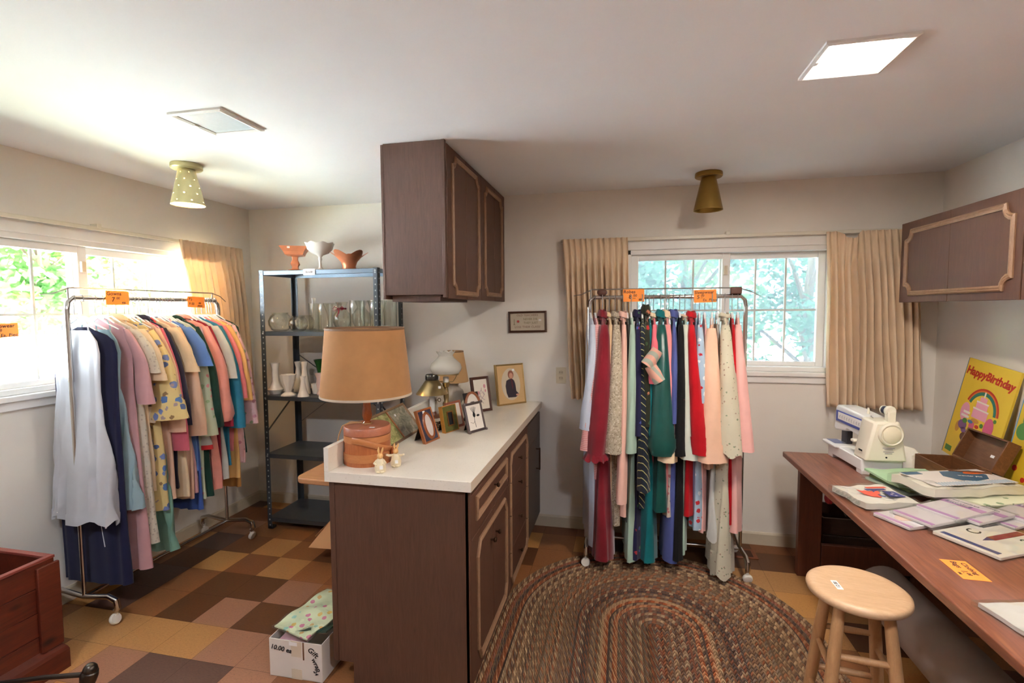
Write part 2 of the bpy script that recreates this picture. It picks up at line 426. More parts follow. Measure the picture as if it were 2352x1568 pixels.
t = thing('parked_car', 'white car parked on the bright driveway outside the left window', 'car', (-7.9, 6.6, -.3), R(90))
carp = M('white_car_paint', (232, 232, 230), .3, var=.01)
b = MB(); side = [(-2.2, .30), (2.15, .30), (2.22, .62), (2.10, .86), (1.15, .98), (.45, 1.50), (-1.15, 1.54), (-1.75, 1.02), (-2.18, .95), (-2.26, .60)]
b.loft([[(x, y, z) for x, z in [(px * k, .30 + (pz - .30) * q) for px, pz in side]] for y, k, q in ((-.86, .985, .9), (-.80, 1, 1), (.80, 1, 1), (.86, .985, .9))], True, True, True); b.build('body', carp, t, bev=.04)
for y in (-.865, .865):
    b = MB(); b.box(-1.05, -.30, y - .006, y + .006, .98, 1.32).box(-.22, .42, y - .006, y + .006, .98, 1.32); b.build('side_window', M('tinted_car_glass', (120, 136, 144), .1), t)
    for x in (-1.35, 1.40):
        b = MB(); b.cyl((x, y - math.copysign(.2, y), .31), (x, y + math.copysign(.01, y), .31), .31, None, 24); w_ = b.build('wheel', M('tyre_rubber', (40, 40, 42), .8), t)
        b = MB(); b.cyl((x, y, .31), (x, y + math.copysign(.014, y), .31), .2, None, 20); b.build('hubcap', M('wheel_trim', (190, 192, 194), .3, .8), w_)
tree('dense shrub outside the back window behind the robes', -.4, 5.6, 3.2, 1.0, LEAF[1], 5200, 11, .045, 'leafy_shrub', .05)
tree('tall bluish green shrub outside the right sash of the back window', 1.85, 5.6, 3.3, 1.0, LEAF[1], 5600, 13, .045, 'leafy_shrub', .05)
tree('lower shrub between the two tall shrubs outside the back window', .72, 6.5, 3.1, .95, LEAF[1], 5200, 29, .045, 'leafy_shrub', .03)
tree('shrub outside the back window at the far right edge of the glass', 3.1, 6.7, 3.2, .95, LEAF[0], 4600, 31, .05, 'leafy_shrub', .03)
tree('green tree behind the shrubs outside the back window', .9, 7.9, 4.4, 1.4, LEAF[0], 4200, 17, .08, low=.05)
tree('bushy tree far right outside the back window', 3.9, 7.6, 4.2, 1.5, LEAF[0], 3400, 19, .08, low=.05)
tree('light leafy tree far left outside the back window', -2.2, 8.0, 4.2, 1.5, LEAF[2], 2200, 23, .08, low=.05)
# unseen blocks added behind the viewer and far left: both shade the yard
b = MB(); b.box(-4.3, XR + 9, YF - 6, YF - .3, -.3, 10.5); struct(b.build('wall_added_shade_tall', M('shade_block_paint', (206, 204, 198), .8), smooth=False))
b = MB(); b.box(-26, -9.6, 4.1, 5.1, -.3, 7.0); struct(b.build('wall_added_shade_left', M('shade_block_paint', (206, 204, 198), .8), smooth=False))
# unseen gable added over the room: its eaves shade the back wall and the yard close behind it
b = MB(); ym = (YF + YB) / 2 - .3
b.loft([[(x, YF - 1.2, H + .14), (x, ym, H + 2.3), (x, YB + .45, H + .14), (x, YB + .45, H + .30), (x, ym, H + 2.46), (x, YF - 1.2, H + .30)] for x in (XL - .35, XR + 6)], True, True, True)
struct(b.build('roof_added_shade', M('grey_roof_shingle', (110, 104, 98), .9, var=.15), smooth=False))

# ---------------------------------------------------------------- curtains
curt_m = cloth('tan_curtain_cloth', (242, 218, 186), .05, trans=.24, weave=500)
def curtain(label, mxw, top, bot, zt, zb, folds, seed, flop=None, sag=0):
    """local x along the wall, y into the room. top/bot = (x0,x1)"""
    r = random.Random(seed); ph = [r.uniform(-.6, .6) for _ in range(folds + 2)]
    t = thing('curtain', label, 'curtain', (0, 0, 0)); t.matrix_world = mxw
    NX, NZ = folds * 10, 36
    def pt(i, j, off=0):
        u = i / NX; w = j / NZ; z = zt + (zb - zt) * w
        ww = w ** .8
        x = (top[0] + (top[1] - top[0]) * u) * (1 - ww) + (bot[0] + (bot[1] - bot[0]) * u) * ww
        fi = u * folds; k = int(min(fi, folds - 1e-6)); fr_ = fi - k; p = math.sin(2 * PI * (fr_ ** (1 + .5 * ph[k])))
        amp = .012 if w < .05 else (.010 + .022 * min(1, (w - .05) * 3))
        if .05 < w < .16: amp *= .55
        y = .075 + amp * p * (.75 + .9 * abs(ph[k])) + .010 * math.sin(5 * u * folds + 3 * w) * w + sag * math.sin(PI * u) * w
        x += .006 * math.sin(7 * w + k) * w
        if flop and flop[0] < u < flop[1]:
            q = math.sin(PI * (u - flop[0]) / (flop[1] - flop[0])); drop = max(0, 1 - w / .2)
            z -= .05 * q * drop; y += .05 * q * drop
        return (-x, y + off, z)
    c = MB(); c.loft([[pt(i, j) for i in range(NX + 1)] for j in range(NZ + 1)], closed=False)
    o = c.build('panel', curt_m, t, angle=80); sm = o.modifiers.new('thickness', 'SOLIDIFY'); sm.thickness = .0025
    h = MB(); h.loft([[pt(i, j, .004) for i in range(NX + 1)] for j in range(0, 5)], closed=False)
    h.build('pleated_heading', curt_m, t, angle=80)
    return t
curtain('tan curtain glowing with daylight beside the left window', MW1, (2.80, 3.36), (2.90, 3.44), 2.055, .92, 11, 4)
curtain('tan pleated curtain hanging left of the back window above the outlet', MW2, (-.405, .03), (-.345, .06), 2.055, .955, 11, 9)
curtain('tan pleated curtain with a slipped hook right of the back window', MW2, (1.225, 1.70), (1.255, 1.79), 2.045, .958, 13, 12, (.14, .40))
rod_m = M('cream_enamel_rod', (226, 218, 200), .35, var=.02)
def rod(label, mxw, a, c):
    t = thing('curtain_rod', label, 'curtain rod'); t.matrix_world = mxw; a, c = -c, -a
    MB().box(a, c, .040, .050, 2.035, 2.057).box(a, a + .008, 0, .05, 2.035, 2.057).box(c - .008, c, 0, .05, 2.035, 2.057).build('rail', rod_m, t, bev=.003)
    MB().box((a + c) / 2 - .012, (a + c) / 2 + .012, 0, .055, 2.05, 2.075).build('bracket', rod_m, t, bev=.003)
rod('cream curtain rod over the left window', MW1, 1.2, 3.40); rod('cream curtain rod over the back window', MW2, -.42, 1.74)

# ---------------------------------------------------------------- ceiling fixtures
def recessed(label, c, lit, cool=False):
    t = thing('ceiling_light', label, 'ceiling light', (c[0], c[1], H), 0)
    fm = M('white_fixture_enamel', (232, 230, 226), .35, var=.02)
    f = MB(); a, o, q = .104, .128, .008
    f.strip([(-o, -o), (o, -o), (o, o), (-o, o)], [(0, 0), (0, -q), (.010, -q - .004), (.024, -q), (.024, 0)], True)
    f.build('frame', fm, t, smooth=False)
    f = MB(); f.loft([[(s * x, s * y, z) for x, y in ((-1, -1), (1, -1), (1, 1), (-1, 1))] for s, z in ((a, -.004), (a, .03), (a - .03, .09))], True, False, True)
    f.build('housing', fm, t, smooth=False)
    d = MB(); n = 14; dz = -.005
    d.box(-a, a, -a, a, dz, dz + .004)
    if not lit: d.loft([[(s * x, s * y, z) for x, y in ((-1, -1), (1, -1), (1, 1), (-1, 1))] for s, z in ((a - .004, dz - .001), (.02, dz + .003))], True)
    d.build('diffuser', emis('added_fill_panel', (240, 245, 255), 42) if cool else emis('lit_panel', (255, 243, 228), 38) if lit else M('frosted_prismatic_glass', (205, 216, 222), .25, var=.03, vscale=60), t, smooth=False)
    MB().box(-a - .014, -a - .002, -.01, .012, -.012, -.004).build('clip', fm, t)
    return t
recessed('square recessed ceiling light, unlit, above the clothes rack on the left', LA, False)
recessed('square recessed ceiling light glowing white on the right', LB, True)
recessed('square recessed fill light added out of view on the left', LC, True, True)
recessed('square recessed fill light added out of view on the right', LD, True, True)
def cone(label, x, y, m, holes, lit):
    t = thing('cone_ceiling_light', label, 'ceiling light', (x, y, H))
    MB().lathe([(.0, 0), (.077, 0), (.079, -.006), (.079, -.022), (.074, -.027), (.0, -.027)], 40).build('canopy', m, t)
    p = []; n = 84; rows = 40; z0, z1, r0, r1 = -.027, -.222, .040, .083
    hl = set()
    if holes:
        for i in range(7):
            for k in range(12):
                hl.add((i, k))
    sh = MB(); rings = [[((r0 + (r1 - r0) * j / rows) * math.cos(2 * PI * i / n), (r0 + (r1 - r0) * j / rows) * math.sin(2 * PI * i / n), z0 + (z1 - z0) * j / rows) for i in range(n)] for j in range(rows + 1)]
    vs = [q for r_ in rings for q in r_]; fs = []
    for j in range(rows):
        for i in range(n):
            if holes and j % 8 == 4 and (i + (6 if (j // 8) % 2 else 0)) % 12 == 4: continue
            fs.append((j * n + i, j * n + (i + 1) % n, (j + 1) * n + (i + 1) % n, (j + 1) * n + i))
    sh.add(vs, fs); s = sh.build('shade', m, t); so = s.modifiers.new('wall', 'SOLIDIFY'); so.thickness = .0015
    MB().lathe([(.018, -.03), (.02, -.07), (.02, -.09)], 16).build('socket', M('white_porcelain', (235, 232, 225), .3), t)
    MB().lathe([(.012, -.09), (.016, -.1), (.03, -.13), (.032, -.15), (.024, -.175), (.0, -.185)], 20).build('bulb', emis('glowing_bulb', (255, 206, 150), 75) if lit else M('frosted_bulb', (225, 222, 214), .3), t)
cone('pale perforated cone ceiling light, lit, near the left window', -2.369, 2.378, M('pale_brass_enamel', (206, 198, 152), .35, .35, var=.04), True, True)
cone('plain brass cone ceiling light, unlit, above the back window', .499, 3.244, M('aged_brass', (156, 124, 62), .38, .85, var=.12), False, False)

# outlet and sampler on the back wall
t = thing('wall_outlet', 'ivory duplex wall outlet beside the left curtain', 'outlet', (-.424, YB, 1.108))
iv = M('ivory_plastic', (214, 202, 176), .4, var=.02)
b = MB(); b.prism(rrect(.072, .116, .006), 0, .006, 0, facing((0, 0, 0), (1, 0, 0), (0, -1, 0))); b.build('cover_plate', iv, t, bev=.002)
for s in (-1, 1):
    b = MB(); b.prism(rrect(.034, .029, .012, cy=s * .02), .006, .009, 0, facing((0, 0, 0), (1, 0, 0), (0, -1, 0)))
    sk = b.build('socket', M('ivory_socket', (200, 186, 158), .4), t)
    b = MB()
    for x in (-.007, .007): b.cbox((x, -.0095, s * .02 + .002), (.003, .001, .009))
    b.build('slots', M('dark_slot', (30, 24, 20), .7), sk)
t = thing('framed_sampler', 'small dark framed sampler about old teachers on the cream wall', 'framed sampler', (-.666, YB - .001, 1.489), rot=(0, R(-1.2), 0))
fc = facing((0, 0, 0), (1, 0, 0), (0, -1, 0))
b = MB(); w, h = .140, .0765; b.strip([(-w, -h), (w, -h), (w, h), (-w, h)], [(0, 0), (0, .014), (.009, .018), (.015, .010), (.015, 0)], True, 0, fc); b.build('frame', M('dark_walnut_frame', (70, 38, 20), .4, var=.15), t, smooth=False)
b = MB(); b.box(-w + .01, w - .01, -h + .01, h - .01, .002, .005, 0, fc); b.build('linen', cloth('sampler_linen', (196, 182, 160), .05), t, smooth=False)
ink = M('brown_thread', (128, 84, 70), .9); red = M('red_thread', (168, 52, 46), .9); grn = M('olive_thread', (112, 100, 66), .9)
for body, y, x, mt in (('OLD TEACHERS', .047, 0, ink), ('NEVER DIE', .019, .022, grn), ('THEY JUST', -.008, .024, grn), ('LOSE THEIR CLASS!', -.037, 0, ink)):
    text('lettering', body, .021, mt, t, fc @ T(x, y, .006), space=1.05)
b = MB(); b.prism(ellipse(.009, .009, 16, -.068, .004), .005, .007, 0, fc); b.build('apple_motif', red, t)
b = MB(); b.box(-.098, -.095, -.02, .02, .005, .006, 0, fc).box(-.103, -.09, -.02, -.017, .005, .006, 0, fc); b.build('pencil_motif', grn, t)
b = MB(); b.box(.082, .1, .005, .017, .005, .0065, 0, fc); b.build('price_sticker', M('white_sticker', (236, 234, 232), .5), t)
# floor register
t = thing('floor_register', 'brown metal floor register in the cork tiles near the back wall', 'floor vent', (.775, 3.375, 0))
b = MB(); b.box(-.075, .075, -.065, .065, .0005, .005); b.build('plate', M('rust_register_enamel', (120, 62, 32), .5), t, bev=.002)
b = MB()
for i in range(9): b.box(-.05, .05, -.04 + i * .01 - .003, -.04 + i * .01 + .003, .0045, .0058)
b.build('grille', M('dark_register_slots', (38, 26, 20), .7), t)
# ================================================================ CABINETS
lam = wood('brown_laminate', (78, 50, 36), (100, 68, 52), (14, 14, 1.2), .55, 6, .05)
lam_d = wood('brown_laminate_doors', (80, 48, 32), (98, 62, 42), (14, 14, 1.2), .6, 6, .05)
mould_m = wood('tan_moulding_wood', (132, 98, 72), (164, 126, 96), (20, 3, 3), .5, 6, .05)
dark_m = M('dark_gap', (26, 18, 14), .8)
knob_m = M('dark_bronze_knob', (78, 56, 40), .35, .8)
MP = [(-.013, 0), (-.013, .006), (-.007, .012), (-.001, .007), (.004, .010), (.013, .006), (.013, 0)]
def scoop(cx, cy, a0, r, n=5, conc=True):
    """concave quarter round for a notched moulding corner, going from angle a0"""
    return [(cx + r * math.cos(R(a0 - 90 * i / n)), cy + r * math.sin(R(a0 - 90 * i / n))) for i in range(n + 1)]
def frame_path(x0, x1, z0, z1, c, style):
    """closed path, counter-clockwise from the bottom left, corners cut (c) straight or scooped"""
    if style == 'cut':
        return [(x0 + c, z0), (x1 - c, z0), (x1, z0 + c * 1.6), (x1, z1 - c * 1.6), (x1 - c, z1), (x0 + c, z1), (x0, z1 - c * 1.6), (x0, z0 + c * 1.6)]
    s = c * .28; p = []
    p += [(x0 + c, z0), (x1 - c, z0)] + [(x1 - c * math.cos(R(a)), z0 + c * math.sin(R(a))) for a in (0, 22, 45, 68, 90)][1:]
    p += [(x1, z1 - c)] + [(x1 - c * math.sin(R(a)), z1 - c * math.cos(R(a))) for a in (0, 22, 45, 68, 90)][1:]
    p += [(x0 + c, z1)] + [(x0 + c * math.cos(R(a)), z1 - c * math.sin(R(a))) for a in (0, 22, 45, 68, 90)][1:]
    p += [(x0, z0 + c)] + [(x0 + c * math.sin(R(a)), z0 + c * math.cos(R(a))) for a in (0, 22, 45, 68, 90)][1:-1]
    return p
def half_path(p, xm, side):
    """open part of a closed path on one side of x = xm"""
    n = len(p); out = []; runs = []
    for i in range(n):
        a, b = p[i], p[(i + 1) % n]
        ina = (a[0] - xm) * side >= 0; inb = (b[0] - xm) * side >= 0
        if ina != inb:
            t = (xm - a[0]) / (b[0] - a[0]); q = (xm, a[1] + t * (b[1] - a[1]))
            if inb: out = [q]; start = i; break
    k = start
    while True:
        k = (k + 1) % n; a, b = p[k], p[(k + 1) % n]
        out.append(a)
        if (b[0] - xm) * side < 0:
            t = (xm - a[0]) / (b[0] - a[0]); out.append((xm, a[1] + t * (b[1] - a[1]))); return out
def door_pair(parent, fx, n, a, xm, c, z0, z1, fr, style, cc, knobs=None, thick=.018):
    """two doors sharing one moulding; fx = matrix (local x along the front, y up, z outwards)"""
    path = frame_path(*fr, cc, style)
    for side, (p, q) in ((-1, (a, xm)), (1, (xm, c))):
        b = MB(); b.box(p + .0015, q - .0015, z0, z1, 0, thick, 0, fx)
        d = b.build('door', lam_d, parent, bev=.002)
        MB().strip(half_path(path, xm, side), [(o, h + thick) for o, h in MP], False, 0, fx).build('moulding', mould_m, d, smooth=False)
        if knobs:
            x = xm + side * knobs[0]
            MB().lathe([(.004, 0), (.004, .012), (.010, .016), (.012, .022), (.008, .027), (0, .028)], 14, 0, fx @ T(x, knobs[1], thick)).build('knob', knob_m, d)

# upper cabinet hung from the ceiling over the counter
t = thing('wall_cabinet', 'dark brown wall cabinet hanging from the ceiling over the counter', 'cabinet', (0, 0, 0))
X0, X1, Y0, Z0 = -1.166, -.850, 2.309, 1.632
b = MB(); b.box(X0 + .012, X1, Y0 + .002, YB, Z0 + .02, H).box(X0, X0 + .014, Y0, YB, Z0, H - .004).box(X0 + .05, X1 - .03, Y0 + .05, YB - .1, Z0 + .012, Z0 + .02)
b.build('body', lam, t, bev=.002)
b = MB(); b.box(X1 - .001, X1 + .016, Y0 - .001, Y0 + .022, Z0 + .006, H).box(X1 - .001, X1 + .006, Y0 + .02, YB, H - .05, H)
b.build('face_frame', lam, t, bev=.002)
b = MB(); b.box(X0 + .02, X0 + .28, Y0 + .06, Y0 + .5, Z0 - .012, Z0 + .018); b.build('bottom_panel', lam, t, bev=.002)
fx = facing((X1, 0, 0), (0, 1, 0), (1, 0, 0))
door_pair(t, fx, 1, 2.332, 2.636, 2.93, Z0 + .002, H - .012, (2.410, 2.862, 1.665, 2.335), 'scoop', .045)
door_pair(t, fx, 1, 2.932, 3.250, 3.536, Z0 + .002, H - .012, (3.008, 3.440, 1.675, 2.325), 'scoop', .045)

# cabinet on the right wall
t = thing('wall_cabinet', 'brown wall cabinet with notched moulding on the right wall beyond the curtain', 'cabinet', (0, 0, 0))
b = MB(); b.box(1.570, XR, 1.2, 3.300, 1.612, 2.048); b.build('body', lam, t, bev=.002)
fx = facing((1.570, 0, 0), (0, -1, 0), (-1, 0, 0))
door_pair(t, fx, 1, -3.300, -2.862, -2.400, 1.606, 2.050, (-3.235, -2.452, 1.655, 1.995), 'scoop', .05)
door_pair(t, fx, 1, -2.396, -1.95, -1.5, 1.606, 2.050, (-2.33, -1.55, 1.655, 1.995), 'scoop', .05)
b = MB(); b.box(2.405 - .02, 2.405 + .02, 0, .006, 0, .01, 0, T(1.553, 0, 1.603)); b.build('hinge', knob_m, t)

# peninsula base cabinet
t = thing('base_cabinet', 'dark brown peninsula base cabinet with drawers and doors facing the rug', 'cabinet', (0, 0, 0))
CX0, CX1, CY0 = -1.180, -.597, 1.832
b = MB(); b.box(CX0, CX1, CY0 + .012, YB, .095, .872).box(CX0 + .085, CX1 - .04, CY0 + .02, YB, 0, .1)
b.build('carcass', lam, t, bev=.002)
b = MB(); b.prism([(CX0, .092), (CX0 + .082, .092), (CX0 + .082, 0), (CX1 + .014, 0), (CX1 + .014, .872), (CX0, .872)], 0, .014, 0, facing((0, CY0, 0), (1, 0, 0), (0, -1, 0)) @ T(0, 0, -.014))
b.box(CX0 - .008, CX0 + .016, CY0 - .003, CY0 + .012, .092, .872)
b.build('end_panel', lam, t, bev=.0015)
fx = facing((CX1, 0, 0), (0, 1, 0), (1, 0, 0))
b = MB(); b.box(CY0, CY0 + .018, .0, .870, 0, .020, 0, fx).box(CY0 + .018, YB, .845, .872, 0, .006, 0, fx); b.build('face_frame', lam_d, t, bev=.0015)
def drawer(y0, y1, z0, z1, path, kn):
    b = MB(); b.box(y0 + .0015, y1 - .0015, z0 + .0015, z1 - .0015, 0, .018, 0, fx); d = b.build('drawer', lam_d, t, bev=.002)
    if path:
        m = MB()
        for p, cl in path: m.strip(p, [(o, h + .018) for o, h in MP], cl, 0, fx)
        m.build('moulding', mould_m, d, smooth=False)
    if kn: MB().lathe([(.004, 0), (.004, .012), (.010, .016), (.012, .022), (.008, .027), (0, .028)], 14, 0, fx @ T(kn[0], kn[1], .018)).build('knob', knob_m, d)
drawer(1.852, 2.500, .662, .842, [(frame_path(1.930, 2.455, .728, .806, .0, 'cut')[0:1] + [(2.455, .728), (2.455, .806), (1.930, .806)], True)], (2.222, .762))
door_pair(t, fx, 1, 1.852, 2.197, 2.500, .055, .658, (1.935, 2.448, .110, .612), 'cut', .035, (.045, .53))
zs = [.052, .270, .475, .655, .842]
full = frame_path(2.560, 3.020, .095, .798, .03, 'cut')
for i in range(4):
    z0, z1 = zs[i], zs[i + 1]
    paths = []
    # keep the pieces of the shared moulding that lie on this drawer front
    sub = []
    n = len(full)
    pts = []
    for k in range(n):
        a, c = full[k], full[(k + 1) % n]
        ts = [0] + sorted((zz - a[1]) / (c[1] - a[1]) for zz in (z0 + .002, z1 - .002) if abs(c[1] - a[1]) > 1e-6 and 0 < (zz - a[1]) / (c[1] - a[1]) < 1) + [1]
        for u, w in zip(ts[:-1], ts[1:]):
            p = (a[0] + u * (c[0] - a[0]), a[1] + u * (c[1] - a[1])); q = (a[0] + w * (c[0] - a[0]), a[1] + w * (c[1] - a[1]))
            if z0 < (p[1] + q[1]) / 2 < z1:
                if sub and V(sub[-1][-1] + (0,)).to_2d() == V(p + (0,)).to_2d(): sub[-1].append(q)
                else: sub.append([p, q])
    if len(sub) > 1 and sub[0][0] == sub[-1][-1]: sub[-1] += sub[0][1:]; sub.pop(0)
    drawer(2.504, 3.060, z0, z1, [(p, False) for p in sub], (2.778, (.181, .384, .586, .728)[i]))
b = MB(); b.box(3.066, 3.536, .10, .690, 0, .020, 0, fx).box(3.066, 3.536, .694, .842, 0, .020, 0, fx)
pp = b.build('appliance_panel', wood('dark_panel_laminate', (70, 52, 42), (86, 64, 52), (14, 14, 1.2), .45, 6, .04), t, bev=.002)
b = MB()
for z in (.476, .614): b.cyl((3.37, z, .020), (3.37, z, .045), .005, None, 10, 0, fx)
b.cyl((3.37, .468, .045), (3.37, .622, .045), .006, None, 10, 0, fx)
b.build('handle', knob_m, pp)
# pull-out board on the far side
b = MB(); b.prism([(-1.176, 2.00)] + [(-1.44 + .05 * math.cos(R(a)), 2.06 + .05 * math.sin(R(a))) for a in (270, 250, 230, 210, 195, 180)] + [(-1.49, 2.52), (-1.176, 2.52)], .775, .802)
b.build('pull_out_board', wood('tan_board_wood', (176, 122, 80), (204, 152, 108), (1, 14, 14), .4, 5), t, bev=.006)

# worktop with upstand
k = NT('speckled_white_laminate'); v = k.coords()
col = k.ramp(k.noise(v, 3, 3), [(.3, S(222, 214, 200)), (.7, S(230, 223, 210))])
col = k.mix(k.ramp(k.noise(v, 130, 3, .7), [(.62, (0, 0, 0, 1)), (.72, (.55, .55, .55, 1))]), col, S(176, 162, 142))
k.bsdf(col, .22, 0, None, .5); top_m = k.m
t = thing('worktop', 'speckled white laminate worktop with upstand on the peninsula cabinet', 'countertop', (0, 0, 0))
b = MB(); b.box(-1.198, -.5656, 1.812, YB, .872, .914); b.build('slab', top_m, t, bev=.0015)
b = MB(); b.box(-1.198, -1.176, 1.812, YB, .914, 1.015); b.build('upstand', top_m, t, bev=.0015)
b = MB(); b.box(-.5656, -.5648, 1.8135, YB, .873, .9135); b.build('front_edge_strip', M('beige_edge_laminate', (196, 180, 160), .35, var=.03), t, smooth=False)

# ================================================================ STEEL SHELVING
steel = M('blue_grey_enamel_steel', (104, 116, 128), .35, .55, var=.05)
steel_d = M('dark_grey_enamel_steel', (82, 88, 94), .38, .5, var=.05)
t = thing('metal_shelving_unit', 'blue grey steel shelving unit with five shelves against the back wall', 'shelving unit', (0, 0, 0))
SX0, SX1, SY0, SY1, SH = -2.500, -1.590, 3.075, 3.455, 1.862
for px, sx in ((SX0, 1), (SX1, -1)):
    for py, sy in ((SY0, 1), (SY1, -1)):
        b = MB(); w, th = .034, .003
        b.box(min(px, px + sx * w), max(px, px + sx * w), min(py, py + sy * th), max(py, py + sy * th), .004, SH)
        b.box(min(px, px + sx * th), max(px, px + sx * th), min(py, py + sy * w), max(py, py + sy * w), .004, SH)
        for i in range(46):
            z = .03 + i * .04
            b.cbox((px + sx * w * .55, py - sy * .0004, z), (.008, .001, .009), 1); b.cbox((px - sx * .0004, py + sy * w * .55, z), (.001, .008, .009), 1)
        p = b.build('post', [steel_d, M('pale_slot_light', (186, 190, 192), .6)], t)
        f = MB(); f.box(min(px, px + sx * .04), max(px, px + sx * .04), min(py, py + sy * .04), max(py, py + sy * .04), 0, .02); f.build('foot', M('black_plastic', (34, 36, 40), .5), p, bev=.003)
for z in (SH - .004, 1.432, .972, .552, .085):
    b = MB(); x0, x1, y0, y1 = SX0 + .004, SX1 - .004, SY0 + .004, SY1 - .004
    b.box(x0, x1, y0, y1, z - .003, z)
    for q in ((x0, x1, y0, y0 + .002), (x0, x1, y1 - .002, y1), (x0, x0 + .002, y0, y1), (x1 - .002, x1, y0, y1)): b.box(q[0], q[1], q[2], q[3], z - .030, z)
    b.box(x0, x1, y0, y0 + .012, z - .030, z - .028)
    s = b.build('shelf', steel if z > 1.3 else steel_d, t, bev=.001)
    h = MB()
    for x in (SX0 + .017, SX1 - .017):
        h.lathe([(.006, 0), (.006, .002), (.0, .004)], 8, 0, T(x, SY0 - .001, z - .015, 0, R(90)))
    h.build('bolt', M('zinc_bolt', (198, 200, 202), .3, .8), s)
b = MB()
def brace(p, q): b.tube([p, q], .008, 4, sq=(1, .25))
brace((SX0 + .006, SY0 + .01, .70), (SX0 + .006, SY1 - .02, .945)); brace((SX1 - .006, SY0 + .01, .945), (SX1 - .006, SY1 - .02, .66))
brace((SX0 + .02, SY1 - .002, .70), (SX0 + .36, SY1 - .002, .945)); brace((SX0 + .02, SY1 - .002, 1.24), (SX0 + .36, SY1 - .002, 1.02)); brace((SX1 - .02, SY1 - .002, .70), (SX1 - .36, SY1 - .002, .945))
b.build('cross_braces', steel_d, t)

# ================================================================ WORK TABLE
tw = wood('worn_red_brown_tabletop', (104, 58, 42), (140, 84, 62), (9, .9, 9), .42, 5, .08)
k = NT('tabletop_planks'); v = k.coords('Object', (9, .8, 9))
f = k.noise(v, 5, 6, .65, 1.0); col = k.ramp(f, [(.3, S(96, 54, 40)), (.52, S(126, 74, 52)), (.72, S(152, 96, 66))])
worn = k.ramp(k.noise(k.coords('Object', (3, 1, 1)), 2.2, 4), [(.5, (0, 0, 0, 1)), (.72, (.55, .55, .55, 1))])
col = k.mix(worn, col, S(150, 106, 96)); k.bsdf(col, .36, 0, k.bump(f, .1, .001)); tw = k.m
leg_m = wood('red_brown_leg_wood', (92, 46, 26), (120, 64, 38), (12, 12, 1), .5, 4)
t = thing('work_table', 'long red brown wooden work table along the right wall', 'table', (0, 0, 0))
TZ = .722; TX0, TX1, TY0, TY1 = .945, 1.86, -.35, 3.232
b = MB(); b.box(TX0, TX1, TY0, TY1, TZ - .032, TZ); b.build('tabletop', tw, t, bev=.005, seg=3)
for y in (3.175, -.2):
    b = MB(); b.box(1.020, 1.142, y - .02, y + .022, 0, TZ - .032); b.build('leg', leg_m, t, bev=.003)
    b = MB(); b.box(1.62, 1.76, y - .02, y + .022, 0, TZ - .032); b.build('leg', leg_m, t, bev=.003)
b = MB(); b.box(1.145, 1.62, 3.155, 3.185, .60, TZ - .032); b.box(1.50, 1.54, -.2, 3.155, .55, TZ - .032); b.build('apron', wood('dark_apron_wood', (60, 40, 28), (80, 54, 38), (12, 12, 1), .6, 4), t, bev=.003)
b = MB(); b.box(1.145, 1.62, 3.155, 3.185, .06, .20); b.build('stretcher', leg_m, t, bev=.003)
# clamp under the far end
t = thing('clamp', 'metal clamp with a red end under the far end of the table', 'clamp', (1.17, 3.09, .500))
b = MB(); b.cyl((-.012, 0, 0), (.075, 0, 0), .026, None, 18); b.box(.07, .105, -.02, .02, -.02, .190); b.build('body', M('brushed_steel', (150, 146, 138), .3, .9), t)
b = MB(); b.lathe([(.0, -.026), (.02, -.025), (.03, -.015), (.03, .0), (.0, .0)], 18, 0, T(-.012, 0, 0, 0, 0, R(90))); b.build('red_cap', M('red_plastic', (150, 34, 44), .4), t)
b = MB(); b.tube([(.055, -.002, -.02), (.06, -.004, -.05), (.058, -.01, -.075), (.066, -.012, -.09)], .004, 8); b.build('thumb_lever', M('dark_steel', (70, 66, 62), .4, .8), t)
# things stored under the table
t = thing('paper_roll', 'long pale paper roll lying on the floor under the table', 'paper roll', (1.335, 2.25, .12))
b = MB(); b.cyl((0, -1.5, 0), (0, .62, 0), .12, None, 32); b.build('roll', M('pale_roll_paper', (176, 158, 144), .7, var=.04), t)
b = MB(); b.lathe([(.12, 0), (.12, .004), (.03, .004), (.03, 0)], 32, 0, T(0, .62, 0, 0, R(-90)), False, False); b.build('rolled_end', M('roll_end_paper', (162, 142, 126), .8), t)
t = thing('wooden_crate', 'low dark wooden crate on the floor under the far end of the table', 'crate', (1.42, 3.375, 0))
b = MB()
for z in (.01, .12, .23):
    for y in (-.13, .13): b.box(-.24, .36, y - .008, y + .008, z, z + .10)
    for x in (-.24, .36): b.box(x - .008, x + .008, -.13, .13, z, z + .10)
b.build('slats', wood('dark_crate_wood', (58, 34, 20), (78, 48, 30), (1, 12, 12), .7, 4), t, bev=.002)
b = MB(); b.box(-.24, .36, -.13, .13, 0.0, .012); b.build('bottom', leg_m, t)

